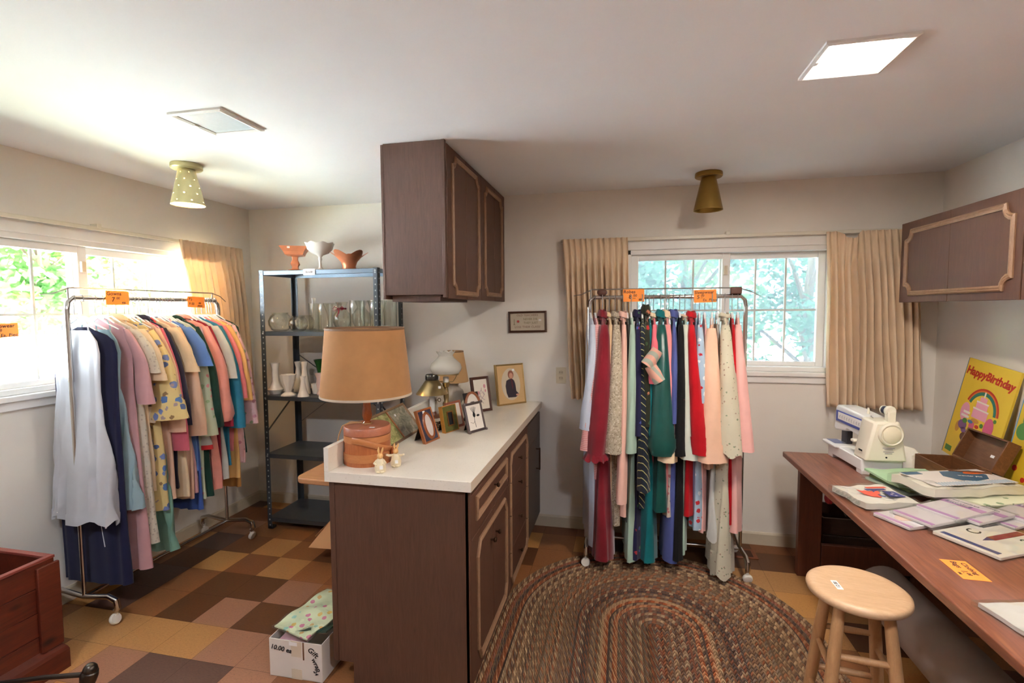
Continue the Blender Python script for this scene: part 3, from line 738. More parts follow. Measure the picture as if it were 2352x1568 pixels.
# ================================================================ STOOL
sw = wood('pale_maple', (200, 160, 120), (220, 182, 144), (2, 12, 12), .4, 4, .04)
t = thing('wooden_stool', 'round pale wooden stool with a price sticker on its seat beside the table', 'stool', (.800, 1.885, 0), R(-12))
SHt = .62; r0 = .155
b = MB(); b.lathe([(0, SHt - .032), (r0 - .012, SHt - .032), (r0 - .003, SHt - .027), (r0, SHt - .018), (r0 - .002, SHt - .008), (r0 - .012, SHt - .001), (r0 - .03, SHt), (.09, SHt - .004), (0, SHt - .005)], 56); b.build('seat', sw, t, angle=60)
fts = []
for i in range(4):
    a = R(45 + 90 * i + 6); p = V((.098 * math.cos(a), .098 * math.sin(a), SHt - .03)); q = V((.178 * math.cos(a), .178 * math.sin(a), 0)); fts.append((p, q))
    b = MB(); n = 9; b.tube([p.lerp(q, j / n) for j in range(n + 1)], [.0165 + .004 * math.sin(PI * min(1, j / n * 1.1)) for j in range(n + 1)], 18); b.build('leg', wood('pale_maple_legs', (196, 144, 96), (216, 168, 118), (12, 12, 2), .42, 4, .04), t)
for i in range(4):
    for z in ((.19, .36) if i % 2 else (.24, .41)):
        p0, q0 = fts[i]; p1, q1 = fts[(i + 1) % 4]; u = 1 - z / (SHt - .03)
        b = MB(); A, B = p0.lerp(q0, u), p1.lerp(q1, u); b.tube([A, A.lerp(B, .5), B], [.009, .012, .009], 12); b.build('rung', MATS['pale_maple_legs'], t)
b = MB(); b.prism(rrect(.020, .058, .002), SHt - .0042, SHt - .0030, 0, T(-.062, -.012, 0, R(14))); st = b.build('price_sticker', M('white_sticker', (236, 234, 232), .5), t)
text('price', '12.00', .017, M('black_ink', (34, 30, 32), .7), st, T(-.062, -.012, SHt - .0028, R(104)))

# ================================================================ BRAIDED RUG
cx, yb, ya, RW = .17, 2.462, 1.70, .795
k = NT('braided_wool'); uvn = k.n('ShaderNodeUVMap'); uvn.uv_map = 'UVMap'
sx = k.n('ShaderNodeSeparateXYZ'); k.l(uvn.outputs[0], sx.inputs[0])
ring = k.math('FLOOR', sx.outputs[1])
wn = k.n('ShaderNodeTexWhiteNoise', noise_dimensions='1D'); k.l(ring, wn.inputs['W'])
vv = k.math('SUBTRACT', sx.outputs[1], ring)
# herring-bone: the strands slope one way on the outer half of a braid and the other way on the inner half
tri = k.math('ABSOLUTE', k.math('SUBTRACT', vv, .5))
q = k.math('ADD', k.math('ADD', sx.outputs[0], k.math('MULTIPLY', wn.outputs['Value'], 17.0)), k.math('MULTIPLY', tri, 1.2))
cell = k.math('FLOOR', q); half = k.math('GREATER_THAN', vv, .5)
w2 = k.n('ShaderNodeTexWhiteNoise', noise_dimensions='2D'); cb = k.n('ShaderNodeCombineXYZ'); k.l(k.math('ADD', k.math('MULTIPLY', k.math('MODULO', cell, 3.0), 1.7), k.math('MULTIPLY', half, 5.1)), cb.inputs[0]); k.l(ring, cb.inputs[1]); k.l(cb.outputs[0], w2.inputs['Vector'])
strand = k.ramp(w2.outputs['Value'], [(0, S(128, 70, 42)), (.15, S(74, 56, 48)), (.32, S(150, 120, 90)), (.5, S(100, 76, 58)), (.66, S(176, 148, 114)), (.8, S(92, 82, 76)), (.92, S(58, 46, 44))], 'CONSTANT')
base = k.ramp(wn.outputs['Value'], [(0, S(104, 72, 52)), (.22, S(136, 108, 80)), (.42, S(84, 68, 60)), (.62, S(156, 82, 46)), (.74, S(112, 86, 66)), (.9, S(96, 76, 66))], 'CONSTANT')
col = k.mix(1.0, k.mix(.45, strand, base), (1.25, 1.22, 1.2, 1), 'MULTIPLY')
fr = k.math('SUBTRACT', q, cell)
edge = k.math('MULTIPLY', k.math('MULTIPLY', fr, k.math('SUBTRACT', 1.0, fr)), 4.0)
k.bsdf(col, .95, 0, k.bump(edge, .9, .006), .1); rug_m = k.m
def stad(d, n):
    """ring of points at distance d from the segment (cx,ya)-(cx,yb), even in arc length"""
    Ls = yb - ya; per = 2 * Ls + 2 * PI * d; out = []
    for i in range(n + 1):
        s = per * i / n
        if s < Ls: out.append((cx + d, ya + s, s))
        elif s < Ls + PI * d: a = (s - Ls) / max(d, 1e-6); out.append((cx + d * math.cos(a), yb + d * math.sin(a), s))
        elif s < 2 * Ls + PI * d: out.append((cx - d, yb - (s - Ls - PI * d), s))
        else: a = PI + (s - 2 * Ls - PI * d) / max(d, 1e-6); out.append((cx + d * math.cos(a), ya + d * math.sin(a), s))
    return out
b = MB(); W = .0225; nr = int(RW / W); SUB = 4; NN = 168
for i in range(nr * SUB + 1):
    d = max(.0005, i * W / SUB); ph = (i % SUB) / SUB; hgt = .0035 + .0075 * math.sin(PI * ph) ** .7 if i < nr * SUB else .001
    if i % SUB == 0 and i < nr * SUB: hgt = .0045
    for x, y, s in stad(d, NN):
        b.uv[len(b.v)] = (s / .021, i / SUB * .9999 if i == nr * SUB else i / SUB + 1e-4); b.v.append((x, y, hgt))
# split the shared rings so that the braid index does not smear: faces use vertex uv, floor() is constant inside a ring
for i in range(nr * SUB):
    for j in range(NN):
        a = i * (NN + 1) + j; b.f.append([a, a + 1, a + NN + 2, a + NN + 1]); b.m.append(0)
o = b.build('braided_rug', rug_m, None)
tag(o, 'oval braided rug in rust, brown and tan on the cork floor', 'rug')

# ================================================================ CEDAR CHEST, BOX, CARTON, STAND
ced = wood('red_cedar', (70, 26, 15), (112, 44, 24), (10, 1.0, 9), .38, 3.4, .05, (5.0, 4.2, 8.0))
ced2 = wood('red_cedar_rim', (120, 52, 44), (150, 78, 66), (10, 1, 9), .35, 4, .04)
t = thing('cedar_chest', 'open red cedar chest with a plain rim at the near left', 'chest', (0, 0, 0))
A0, A1, B0, B1, CH = -2.88, -2.418, .75, 1.640, .522
b = MB(); th = .02
for i in range(4):
    z0 = .09 + i * (CH - .10) / 4; z1 = z0 + (CH - .10) / 4 - .0015
    b.box(A1 - th, A1, B0, B1, z0, z1).box(A0, A0 + th, B0, B1, z0, z1).box(A0 + th, A1 - th, B1 - th, B1, z0, z1).box(A0 + th, A1 - th, B0, B0 + th, z0, z1)
b.build('side_boards', ced, t, bev=.002)
b = MB(); b.box(A0 + th, A1 - th, B0 + th, B1 - th, .09, .11); b.build('bottom', ced, t)
b = MB(); z0, z1 = CH - .012, CH
b.box(A1 - .022, A1 + .003, B0, B1 + .003, z0, z1).box(A0 - .003, A0 + .022, B0, B1 + .003, z0, z1).box(A0 + .022, A1 - .022, B1 - .022, B1 + .003, z0, z1).box(A0 + .022, A1 - .022, B0, B0 + .022, z0, z1)
b.build('rim', ced2, t, bev=.002)
b = MB(); b.box(A1, A1 + .016, B1 - .075, B1 + .012, .12, CH - .028); b.box(A0, A1, B1, B1 + .012, .12, CH - .3); b.build('corner_post', ced, t, bev=.004)
b = MB(); b.strip([(A0, B0), (A1, B0), (A1, B1), (A0, B1)], [(0, 0), (-.024, 0), (-.024, .085), (-.018, .10), (-.010, .112), (0, .125)], True); b.build('base_moulding', ced, t, smooth=False)

t = thing('metal_stand', 'dark metal stand with a rounded knob corner beside the cedar chest', 'stand', (-1.80, 1.30, 0))
gm = M('dark_gunmetal', (72, 66, 60), .28, .85, var=.1)
b = MB(); b.tube([(-.01, 0, .002), (-.008, 0, .15), (-.006, 0, .30)], .017, 16); b.build('post', gm, t)
b = MB(); b.tube([(-.006, 0, .275), (.0, 0, .30), (.008, .0, .325), (.014, 0, .340), (.016, 0, .352)], [.018, .024, .027, .024, .010], 18); b.ball((.014, 0, .345), .022, 16); b.build('knob', gm, t)
b = MB(); b.tube([(.0, .004, .322), (-.18, -.01, .292), (-.42, -.03, .240)], .0085, 12); b.tube([(-.42, -.03, .240), (-.43, -.03, .12), (-.43, -.03, .002)], .0085, 12); b.build('rail', gm, t)

t = thing('gift_wrap_carton', 'white carton marked 10.00 ea on the floor beside the cabinet end panel', 'box', (-1.357, 1.915, 0), R(1))
wc = M('white_carton', (214, 206, 196), .75, var=.03)
b = MB(); w, d, h, e = .126, .112, .168, .004
b.box(-w, w, -d, -d + e, 0, h).box(-w, w, d - e, d, 0, h).box(-w, -w + e, -d + e, d - e, 0, h).box(w - e, w, -d + e, d - e, 0, h).box(-w, w, -d, d, 0, e)
b.build('carton', wc, t, bev=.001)
for z0, z1 in ((.10, h + .001), (0, .045)): MB().box(-.020, .029, -d - .0012, -d, z0, z1).build('tape', M('tan_packing_tape', (204, 190, 168), .35), t)
b = MB(); b.box(-.028, .010, -d - .002, -d, h - .020, h - .004); b.build('label_tab', M('white_sticker', (236, 234, 232), .5), t)
b = MB(); b.box(.036, .042, -d - .0015, -d, .09, h); b.build('slot', M('brown_card_edge', (110, 76, 50), .8), t)
ink = M('black_ink', (34, 30, 32), .7); fc = facing((0, -d, 0), (1, 0, 0), (0, -1, 0))
text('price', '10.00 ea', .030, ink, t, fc @ T(-.068, .128, .002, R(-6)), .2, bold=.0004)
text('lettering', 'Gift', .034, ink, t, fc @ T(.084, .130, .002, R(-38)), .2, bold=.0004)
text('lettering', 'wrap', .030, ink, t, fc @ T(.098, .078, .002, R(-62)), .2, bold=.0004)
text('lettering', '24', .022, ink, t, fc @ T(.095, .042, .002, R(-62)), .2, bold=.0004)
def sheet(name, w, l, mats, mx, seed, amp=.006, nx=14, ny=18, th=.006, parent=None):
    r = random.Random(seed); b = MB(); o = V((r.uniform(0, 50), r.uniform(0, 50), 0))
    def z(x, y, s): return amp * MN.noise(V((x * 14, y * 14, 0)) + o) * 2 + s
    top = [[(-w / 2 + w * i / nx, -l / 2 + l * j / ny, z(i / nx * w, j / ny * l, th)) for i in range(nx + 1)] for j in range(ny + 1)]
    b.loft(top, closed=False); b.loft([[(p[0], p[1], p[2] - th) for p in row] for row in top[::-1]], closed=False)
    ring = top[0] + [r_[-1] for r_ in top[1:-1]] + top[-1][::-1] + [r_[0] for r_ in top[-2:0:-1]]
    b.loft([[(p[0], p[1], p[2] - th) for p in ring], ring])
    o = b.build(name, mats, parent, angle=70); o.matrix_local = mx; return o
gw = cloth('pastel_gift_wrap', (214, 222, 186), .05, .35, [(222, 186, 110), (212, 130, 156), (214, 170, 110), (160, 204, 190)], 34, .34, gloss=.25, sheen=0)
gp = cloth('pink_wrap', (226, 170, 180), .06, .4, gloss=.3); gg = M('dark_green_foil', (40, 74, 66), .3)
plast = thin_glass('clear_plastic_film', (.95, .97, .96), 1.1, .12)
def pack(label, mx, w, l, m, seed, film=True, group='gift wrap packs in the carton'):
    t = thing('gift_wrap_pack', label, 'gift wrap', (0, 0, 0), 0, group); t.matrix_world = mx
    sheet('folded_paper', w, l, m, MX.Identity(4), seed, parent=t)
    if film: sheet('plastic_sleeve', w + .016, l + .016, plast, T(0, 0, -.001), seed, .006, th=.0085, parent=t)
    return t
pack('folded pastel gift wrap in clear film on top of the white carton', T(-1.352, 1.965, .196, R(-14), R(3), R(2)), .20, .30, gw, 3)
pack('dark green foil gift wrap sticking out under the pastel sheet', T(-1.335, 1.93, .176, R(4), R(-8), R(-3)), .19, .18, gg, 5)
pack('pink gift wrap pack at the front of the white carton', T(-1.385, 1.905, .150, R(-8), R(14), R(2)), .13, .16, gp, 7)
t = thing('cardboard_box', 'brown cardboard box with an open flap on the floor behind the cabinet', 'box', (-1.615, 2.90, 0), R(3))
cb_ = M('brown_cardboard', (190, 142, 98), .8, var=.04); w, d, h, e = .17, .13, .268, .004
b = MB(); b.box(-w, w, -d, -d + e, 0, h).box(-w, w, d - e, d, 0, h).box(-w, -w + e, -d, d, 0, h).box(w - e, w, -d, d, 0, h).box(-w, w, -d, d, 0, e); b.build('carton', cb_, t)
b = MB(); b.add([(-w, -d, h), (w, -d, h), (w, -d - .09, h - .15), (-w - .11, -d - .09, h - .15), (-w, -d - .004, h), (w, -d - .004, h), (w, -d - .094, h - .15), (-w - .11, -d - .094, h - .15)], [(0, 1, 2, 3), (7, 6, 5, 4), (0, 4, 5, 1), (1, 5, 6, 2), (2, 6, 7, 3), (3, 7, 4, 0)]); b.build('flap', cb_, t)
b = MB(); b.add([(-w, -d, h), (-w, d, h), (-w - .12, d, h - .12), (-w - .12, -d, h - .12), (-w, -d, h - .005), (-w, d, h - .005), (-w - .12, d, h - .125), (-w - .12, -d, h - .125)], [(0, 1, 2, 3), (7, 6, 5, 4), (0, 4, 5, 1), (1, 5, 6, 2), (2, 6, 7, 3), (3, 7, 4, 0)]); b.build('flap', cb_, t)
# ================================================================ CLOTHES RACKS
chrome = M('chrome_tube', (206, 204, 200), .16, 1.0, var=.02)
castor_m = M('white_castor_plastic', (226, 220, 208), .4, var=.02)
brownp = M('brown_plastic_joint', (92, 56, 44), .45)
def rack(label, mxw, a, c, zr, half, tall=.05):
    """local x along the rail, y across, z up"""
    t = thing('clothes_rack', label, 'clothes rack'); t.matrix_world = mxw
    r = .0125
    b = MB(); b.tube([(a, 0, zr - .06), (a + .006, 0, zr - .022), (a + .03, 0, zr), (c - .03, 0, zr), (c - .006, 0, zr - .022), (c, 0, zr - .06)], r, 14); b.build('hanging_rail', chrome, t)
    for x in (a, c):
        p = MB(); p.tube([(x, 0, zr - .06), (x, 0, zr - .42)], r, 14); p.tube([(x, 0, zr - .41), (x, 0, .12)], r * .8, 14)
        p.build('upright', chrome, t)
        s = 1 if x == c else -1
        f = MB(); f.tube([(x, -half + .02, .060), (x, -half + .005, .085), (x, -half + .012, .12), (x, -half + .06, .135), (x, 0, .118), (x, half - .06, .135), (x, half - .012, .12), (x, half - .005, .085), (x, half - .02, .060)], [.012, .0145, .0155, .0135, .0125, .0135, .0155, .0145, .012], 14)
        ft = f.build('foot_bar', chrome, t)
        for y in (-half + .02, half - .02):
            w = MB(); w.cyl((x, y, .075), (x, y, .045), .010, None, 10)
            w.lathe([(.008, -.013), (.024, -.011), (.027, -.006), (.027, .006), (.024, .011), (.008, .013)], 20, 0, T(x + .004 * s, y, .027, 0, R(90)) @ MX.Rotation(R(20 * s), 4, 'X'))
            w.build('castor', castor_m, ft)
    b = MB(); b.cyl((a, 0, .115), (c, 0, .115), .009, None, 12); b.build('lower_bar', chrome, t)
    u = MB(); h = zr + tall
    u.tube([(a - .10, .02, zr + .012), (a - .05, .01, zr + .02), (a + .02, 0, h), (c - .05, 0, h), (c + .02, .0, zr + .03), (c + .09, .02, zr - .004)], [.0022, .0028, .004, .004, .0028, .0022], 8)
    u.cyl((a + .01, 0, zr - .005), (a + .01, 0, h + .002), .004, None, 8); u.cyl((c - .045, 0, zr - .005), (c - .045, 0, h + .002), .004, None, 8)
    u.build('upper_wire', M('grey_wire', (150, 144, 136), .35, .7), t)
    return t
RK1 = MX.Translation((-2.69, 0, 0)) @ MX.Rotation(PI / 2, 4, 'Z')        # local x = world y, local y = -world x
RK2 = MX.Translation((0, 3.195, 0))                                      # local x = world x
rack('chrome rolling clothes rack along the left wall below the window', RK1, 1.952, 2.905, 1.648, .215)
t2 = rack('chrome rolling clothes rack with brown joints in front of the back window', RK2, -.205, .712, 1.650, .205)
for x, n in ((-.125, 0), (.655, 1)):
    b = MB()
    if n: b.box(x - .032, x + .032, -.018, .018, 1.662, 1.704)
    else: b.ball((x, 0, 1.682), .025, 14, 0, None, (1.3, .9, .9))
    b.build('joint_block', brownp, t2, bev=.006 if n else 0)

# ---------------------------------------------------------------- hangers
pw = M('clear_white_hanger_plastic', (236, 238, 240), .3, var=.02)
wire = M('grey_hook_wire', (168, 166, 164), .3, .8)
def hook_pts(): return [(.012, 0, -.020), (.0135, 0, -.004), (.009, 0, .010), (0, 0, .0155), (-.009, 0, .010), (-.013, 0, -.002), (-.010, 0, -.014), (-.003, 0, -.028), (0, 0, -.05), (0, 0, -.085)]
def make_hanger():
    t = thing('clothes_hanger', 'x', 'hanger', (0, 0, 0), 0, 'plastic hangers on the two racks')
    b = MB(); b.tube([(y, x, z) for x, y, z in hook_pts()], .0022, 8); b.build('hook', wire, t)
    b = MB(); b.tube([(0, -.145, -.162), (0, -.08, -.134), (0, -.018, -.098), (0, .018, -.098), (0, .08, -.134), (0, .145, -.162)], [.004, .005, .007, .007, .005, .004], 8, sq=(1, .7))
    b.build('shoulders', pw, t); return t
hanger0 = make_hanger(); hused = [False]
def put_hanger(loc, rz, label):
    h = hanger0 if not hused[0] else copy_tree(hanger0)
    hused[0] = True; h.location = loc; h.rotation_euler = (0, 0, rz); h['label'] = label

# ---------------------------------------------------------------- garments
def garment(rackno, pos, rz, kind, label, m, hem, group, sl=None, hw=.185, hemw=.24, th=.020, hth=.030, mslv=None, cuff=None, collar=None, band=None, strap=False, seed=0, folds=6, amp=.007, top=-.100, extra=None, hang=True, name=None, waist=None, off=0.0, slant=0.0, wavy=0.0):
    """one garment on a hanger. local x = thickness (along the rail), local y across the shoulders, z down from the rail.
    sl = list of (side, length, radius_across, radius_along, style); side -1 faces the room on the back rack, hem = height of the hem"""
    r = random.Random(seed * 13 + 5)
    zr = 1.640
    if rackno == 1: loc = V((-2.69 + off, pos, zr)); base = R(-90)
    else: loc = V((pos, 3.195 + off, zr)); base = 0
    # local y -> across. rack 1: across = world x, so rotate by -90 (local y -> +x); rack 2: across = world y
    rot = base + R(rz)
    t = thing(name or kind, label, kind.replace('_', ' '), loc, rot, group)
    L = hem - zr
    n = 44; ph = [r.uniform(0, 2 * PI) for _ in range(4)]
    prof = []
    if strap:
        zs = [top - .055, top - .11, top - .17, top - .26, top - .36]; ws = [hw * .55, hw * .82, hw * .9, hw * .86, hw * .84]; ts = [.008, th * .7, th, th, th]
    else:
        zs = [top, top - .018, top - .04, top - .07, top - .13, top - .24, top - .36]; ws = [.035, hw * .40, hw * .72, hw * .93, hw, hw * .98, hw * (waist or .97)]; ts = [.010, th * .5, th * .55, th * .6, th * .75, th * .95, th]
    for z, w, q in zip(zs, ws, ts): prof.append((z, w, q, 0.0))
    z0, w0 = zs[-1], ws[-1]; steps = 16
    for i in range(1, steps + 1):
        f = i / steps
        prof.append((z0 + (L - z0) * f, w0 + (hemw - w0) * f ** .9, th + (hth - th) * f, f))
    rings = []
    for z, w, q, f in prof:
        ring = []
        for j in range(n):
            a = 2 * PI * j / n; ca, sa = math.cos(a), math.sin(a)
            y = w * math.copysign(abs(ca) ** .75, ca); x = q * math.copysign(abs(sa) ** .8, sa)
            u = y / max(hw, .01)
            fo = amp * min(1, .25 + f * 1.4) * (math.sin(folds * u * PI + ph[0] + f) + .5 * math.sin(folds * 1.7 * u * PI + ph[1]))
            x += fo if z < top - .05 else 0
            y += .006 * f * math.sin(9 * f + ph[2])
            zz = z + (wavy * math.sin(6 * a + ph[3]) if f == 1 else 0) + slant * u * f * .5
            ring.append((x, y, zz))
        rings.append(ring)
    b = MB(); b.loft(rings, True, not strap, False)
    b.build('body', m, t, angle=85)
    if band:
        k = len(rings); o = MB(); rr = rings[-3:] if band[1] == 2 else rings[-2:]
        o.loft([[(x * 1.04 + math.copysign(.0012, x), y * 1.006, z - .001) for x, y, z in q] for q in rr]); o.build('hem_band', band[0], t, angle=85)
    if strap:
        for s in (-1, 1):
            o = MB(); o.tube([(0, s * .075, top - .005), (0, s * .09, top - .03), (0, s * .095, top - .075)], .004, 8, sq=(1, .5)); o.build('strap', m, t)
    for s in (sl or []):
        side, ln, ra, rb, style = s[:5]
        dx = s[5] if len(s) > 5 else 0
        P0 = V((0, side * hw * .80, top - .085)); N = 14; pts = []; rad = []
        for i in range(N + 1):
            f = i / N
            out = math.sin(min(1, f * 2.2) * PI / 2) * (.075 if style != 'short' else .06) + (.03 * f if style != 'short' else .05 * f)
            pts.append(V((dx * f ** 1.2, P0.y + side * out, P0.z + .03 * (1 - f) * math.exp(-f * 6) - ln * f - .0)))
            g = 1.0
            if style == 'puff': g = (.45 + .75 * f ** 1.2 + .12 * math.sin(PI * f)) if f < .94 else .85
            elif style == 'bell': g = .42 + .68 * f ** .8
            elif style == 'short': g = .8 + .25 * f
            else: g = .46 + .56 * min(1, f * 1.25) ** .8
            if i == 0: g *= .8
            rad.append(g)
        rg = []
        for i in range(N + 1):
            f = i / N; ring = []
            for j in range(22):
                a = 2 * PI * j / 22
                wv = 1 + .10 * math.sin(3 * a + ph[1] + 5 * f) * f + .05 * math.sin(7 * a + 11 * f + ph[0])
                ring.append((pts[i].x + rb * rad[i] * math.cos(a) * wv, pts[i].y + ra * rad[i] * math.sin(a) * wv, pts[i].z + (wavy * math.sin(5 * a) if i == N else 0)))
            rg.append(ring)
        o = MB(); o.loft(rg, True, True, False); sv = o.build('sleeve', mslv or m, t, angle=85)
        if cuff:
            o = MB(); q = rg[-3:] if len(cuff) < 2 or cuff[1] < 2 else rg[-4:]
            if len(cuff) > 2 and cuff[2] == 'ruffle':
                e = rg[-1]; c0 = pts[-1]; big = []
                for st in range(4):
                    ring = []
                    for j in range(44):
                        a = 2 * PI * j / 44; k2 = 1.0 + .07 * st + .06 * st * math.sin(9 * a)
                        ring.append((c0.x + rb * rad[-1] * k2 * math.cos(a), c0.y + ra * rad[-1] * k2 * math.sin(a), c0.z + .012 - .014 * st + .003 * st * math.sin(9 * a + 1)))
                    big.append(ring)
                o.loft(big)
            else:
                o.loft([[((x - pts[-1].x) * 1.09 + pts[-1].x, (y - pts[-1].y) * 1.07 + pts[-1].y, z - .002) for x, y, z in ring] for ring in q])
            o.build('cuff', cuff[0], sv, angle=85)
    if collar:
        o = MB(); cm, ch = collar[0], collar[1]
        rr = []
        for z, w, q in ((top - .035, .085, .024), (top - .01, .062, .022), (top + ch * .6, .046, .020), (top + ch, .050, .024), (top + ch * .55, .062, .030), (top - .012, .082, .034)):
            rr.append([(q * math.sin(2 * PI * j / 28), w * math.cos(2 * PI * j / 28) * (1 + .05 * math.sin(3 * j)), z + .006 * math.sin(2 * PI * j / 14)) for j in range(28)])
        o.loft(rr); o.build('collar', cm, t, angle=85)
    if extra: extra(t, rings, n)
    if hang:
        put_hanger((loc.x, loc.y, 1.6495), rot, 'hanger in ' + label)
    return t

def tag_card(t, rings, n, y=.20, z=-.62):
    o = MB(); o.prism(rrect(.062, .088, .008), 0, .0012, 0, T(-.034, y, z, R(-90), R(90))); o.build('swing_tag', M('cream_card', (226, 206, 176), .7), t)

# colours of the cloth
white = cloth('white_sheer_nylon', (226, 228, 234), .04, trans=.30, gloss=.5)
ice = cloth('ice_blue_nylon', (176, 204, 212), .05, trans=.30, gloss=.5)
navy = cloth('navy_jersey', (30, 32, 62), .1, trans=.05)
dusty = cloth('dusty_pink_cloth', (206, 158, 160), .08, trans=.12)
lace = cloth('cream_lace', (222, 212, 192), .10, .9, [(196, 184, 166)], 60, .3, trans=.2)
cream = cloth('cream_flannel', (226, 200, 164), .06, trans=.12)
pansy = cloth('yellow_pansy_print', (226, 202, 140), .05, .85, [(92, 128, 186), (118, 136, 190), (90, 110, 160)], 19, .36, spots2=[(150, 120, 84), (170, 150, 150)], trans=.1)
peach = cloth('peach_cotton', (226, 186, 158), .06, trans=.12)
navyred = cloth('dark_navy_flannel', (34, 32, 52), .1)
bluec = cloth('cornflower_cotton', (92, 128, 190), .08)
sage = cloth('sage_rosebud_print', (186, 194, 166), .05, .9, [(214, 140, 140), (150, 170, 130)], 26, .24, trans=.1)
dgreen = cloth('bottle_green_flannel', (26, 58, 48), .12)
psatin = cloth('salmon_satin', (224, 146, 132), .1, gloss=.3)
wine = cloth('wine_red_cloth', (128, 26, 46), .1)
greyw = cloth('grey_white_flannel', (196, 198, 190), .08)
teal = cloth('teal_cotton', (24, 118, 148), .1, gloss=.55)
coral = cloth('coral_pink_cotton', (226, 128, 128), .08)
apricot = cloth('apricot_cotton', (226, 178, 110), .08)
pinkfl = cloth('pale_pink_floral', (222, 182, 184), .05, .9, [(190, 130, 140), (150, 160, 130)], 28, .3)
mint = cloth('mint_nylon', (134, 178, 158), .06, trans=.2)
royal = cloth('royal_blue_cotton', (58, 84, 150), .1)
rose = cloth('rose_flannel', (190, 92, 106), .1)
redtrim = cloth('red_satin_trim', (206, 36, 44), .06, gloss=.4)
ochre = cloth('ochre_flannel', (176, 122, 62), .1)
LG, RG = 'clothes hanging on the left rack', 'robes and nightclothes hanging on the rack by the window'
def rib(t, rings, n):
    o = MB(); o.tube([(-.012, .12, -.17), (-.03, .13, -.26), (-.028, .128, -.36)], .009, 6, sq=(.3, 1)); o.build('ribbon', cloth('pink_ribbon', (236, 140, 128), .05), t)
def stripe(t, rings, n):
    o = MB(); o.tube([(.0, .070, -.098), (-.024, .072, -.120), (-.028, .074, -.165)], .005, 6, sq=(.4, 1)); o.build('red_stripe', redtrim, t)
def straps_cord(t, rings, n):
    o = MB(); o.tube([(-.02, .06, -1.05), (-.028, .06, -1.16), (-.03, .075, -1.28)], .003, 6); o.build('ribbon_tie', white, t)

# ---------------- left rack, from the near end towards the corner
g = garment; s = 1
g(1, 1.985, -4, 'nightgown', 'long sheer white nightgown nearest on the left rack', white, .515, LG, None, .18, .215, .018, .05, strap=True, folds=7, amp=.012, wavy=.018, seed=1, extra=straps_cord, band=(white, 1))
g(1, 2.058, 0, 'nightgown', 'long pale blue nightgown behind the white sheer one on the left rack', ice, .17, LG, None, .17, .19, .014, .018, strap=True, amp=.005, seed=2, off=-.05)
g(1, 2.024, 2, 'dress', 'floor length navy dress beside the white nightgown on the left rack', navy, .165, LG, None, .20, .205, .016, .026, amp=.006, seed=3, top=-.14)
g(1, 2.088, 0, 'nightgown', 'sheer ice blue nightgown with a hem band on the left rack', ice, .545, LG, None, .165, .235, .016, .036, amp=.010, folds=8, seed=4, band=(ice, 2), strap=True)
g(1, 2.125, 0, 'bathrobe', 'dusty pink robe hanging low beside the ice blue nightgown', dusty, .20, LG, [(1, .36, .05, .022, 'long')], .185, .235, .016, .028, seed=5, off=.0)
g(1, 2.160, 0, 'nightgown', 'cream lace nightgown with a paper swing tag on the left rack', lace, .33, LG, [(1, .20, .05, .022, 'short')], .19, .25, .017, .03, seed=6, extra=tag_card)
g(1, 2.200, -3, 'pajama_shirt', 'cream short-sleeved nightshirt beside the yellow pansy robe', cream, .60, LG, [(1, .24, .062, .026, 'short')], .19, .215, .017, .024, seed=7, cuff=(cream, 1), collar=(cream, .02))
g(1, 2.245, 0, 'bathrobe', 'yellow robe printed with blue pansies on the left rack', pansy, .475, LG, [(1, .46, .092, .052, 'bell')], .19, .235, .018, .036, seed=8, cuff=(pansy, 2), amp=.009)
g(1, 2.300, 0, 'nightgown', 'peach nightgown with a pink ribbon behind the yellow pansy robe', peach, .52, LG, [(1, .55, .05, .022, 'long')], .19, .235, .017, .026, seed=9, extra=rib)
g(1, 2.340, 0, 'pajama_shirt', 'dark navy pajama shirt with a red shoulder stripe on the left rack', navyred, .56, LG, [(1, .52, .052, .022, 'long')], .19, .205, .017, .022, seed=10, extra=stripe, collar=(navyred, .015))
g(1, 2.388, 0, 'pajama_shirt', 'cream short-sleeved shirt with turned cuffs behind the dark navy one', cream, .50, LG, [(1, .22, .06, .024, 'short')], .19, .23, .017, .026, seed=11, cuff=(cream, 1))
g(1, 2.432, 0, 'bathrobe', 'peach pink robe with long sleeves in the middle of the left rack', peach, .47, LG, [(1, .60, .055, 0.034, 'long')], .19, .225, .017, .028, seed=12)
g(1, 2.472, 3, 'pajama_shirt', 'bright blue short-sleeved pajama shirt in the middle of the left rack', bluec, .62, LG, [(1, .20, .066, .024, 'short')], .19, .205, .016, .022, seed=13)
g(1, 2.510, 0, 'bathrobe', 'sage green rosebud robe on the left rack', sage, .44, LG, [(1, .62, .052, 0.034, 'bell')], .19, .225, .017, .028, seed=14)
g(1, 2.553, 0, 'bathrobe', 'bottle green robe on the left rack beside the salmon satin one', dgreen, .44, LG, [(1, .58, .06, 0.036, 'long')], .195, .23, .018, .03, seed=15, collar=(dgreen, .01))
g(1, 2.610, 4, 'bathrobe', 'salmon pink satin robe with puffed sleeves on the left rack', psatin, .46, LG, [(1, .56, .058, 0.046, 'puff')], .195, .225, .02, .032, seed=16, collar=(psatin, .015), amp=.010)
g(1, 2.655, 0, 'bathrobe', 'wine red robe mostly hidden behind the salmon satin robe', wine, .50, LG, [(1, .60, .05, .02, 'long')], .19, .215, .016, .022, seed=17)
g(1, 2.690, 0, 'pajama_shirt', 'grey white flannel nightshirt behind the salmon satin robe', greyw, .50, LG, [(1, .30, .055, .022, 'short')], .19, .22, .016, .026, seed=18)
g(1, 2.730, 0, 'bathrobe', 'teal blue robe near the far end of the left rack', teal, .58, LG, [(1, .62, .062, 0.036, 'long')], .2, .215, .018, .026, seed=19, cuff=(teal, 1))
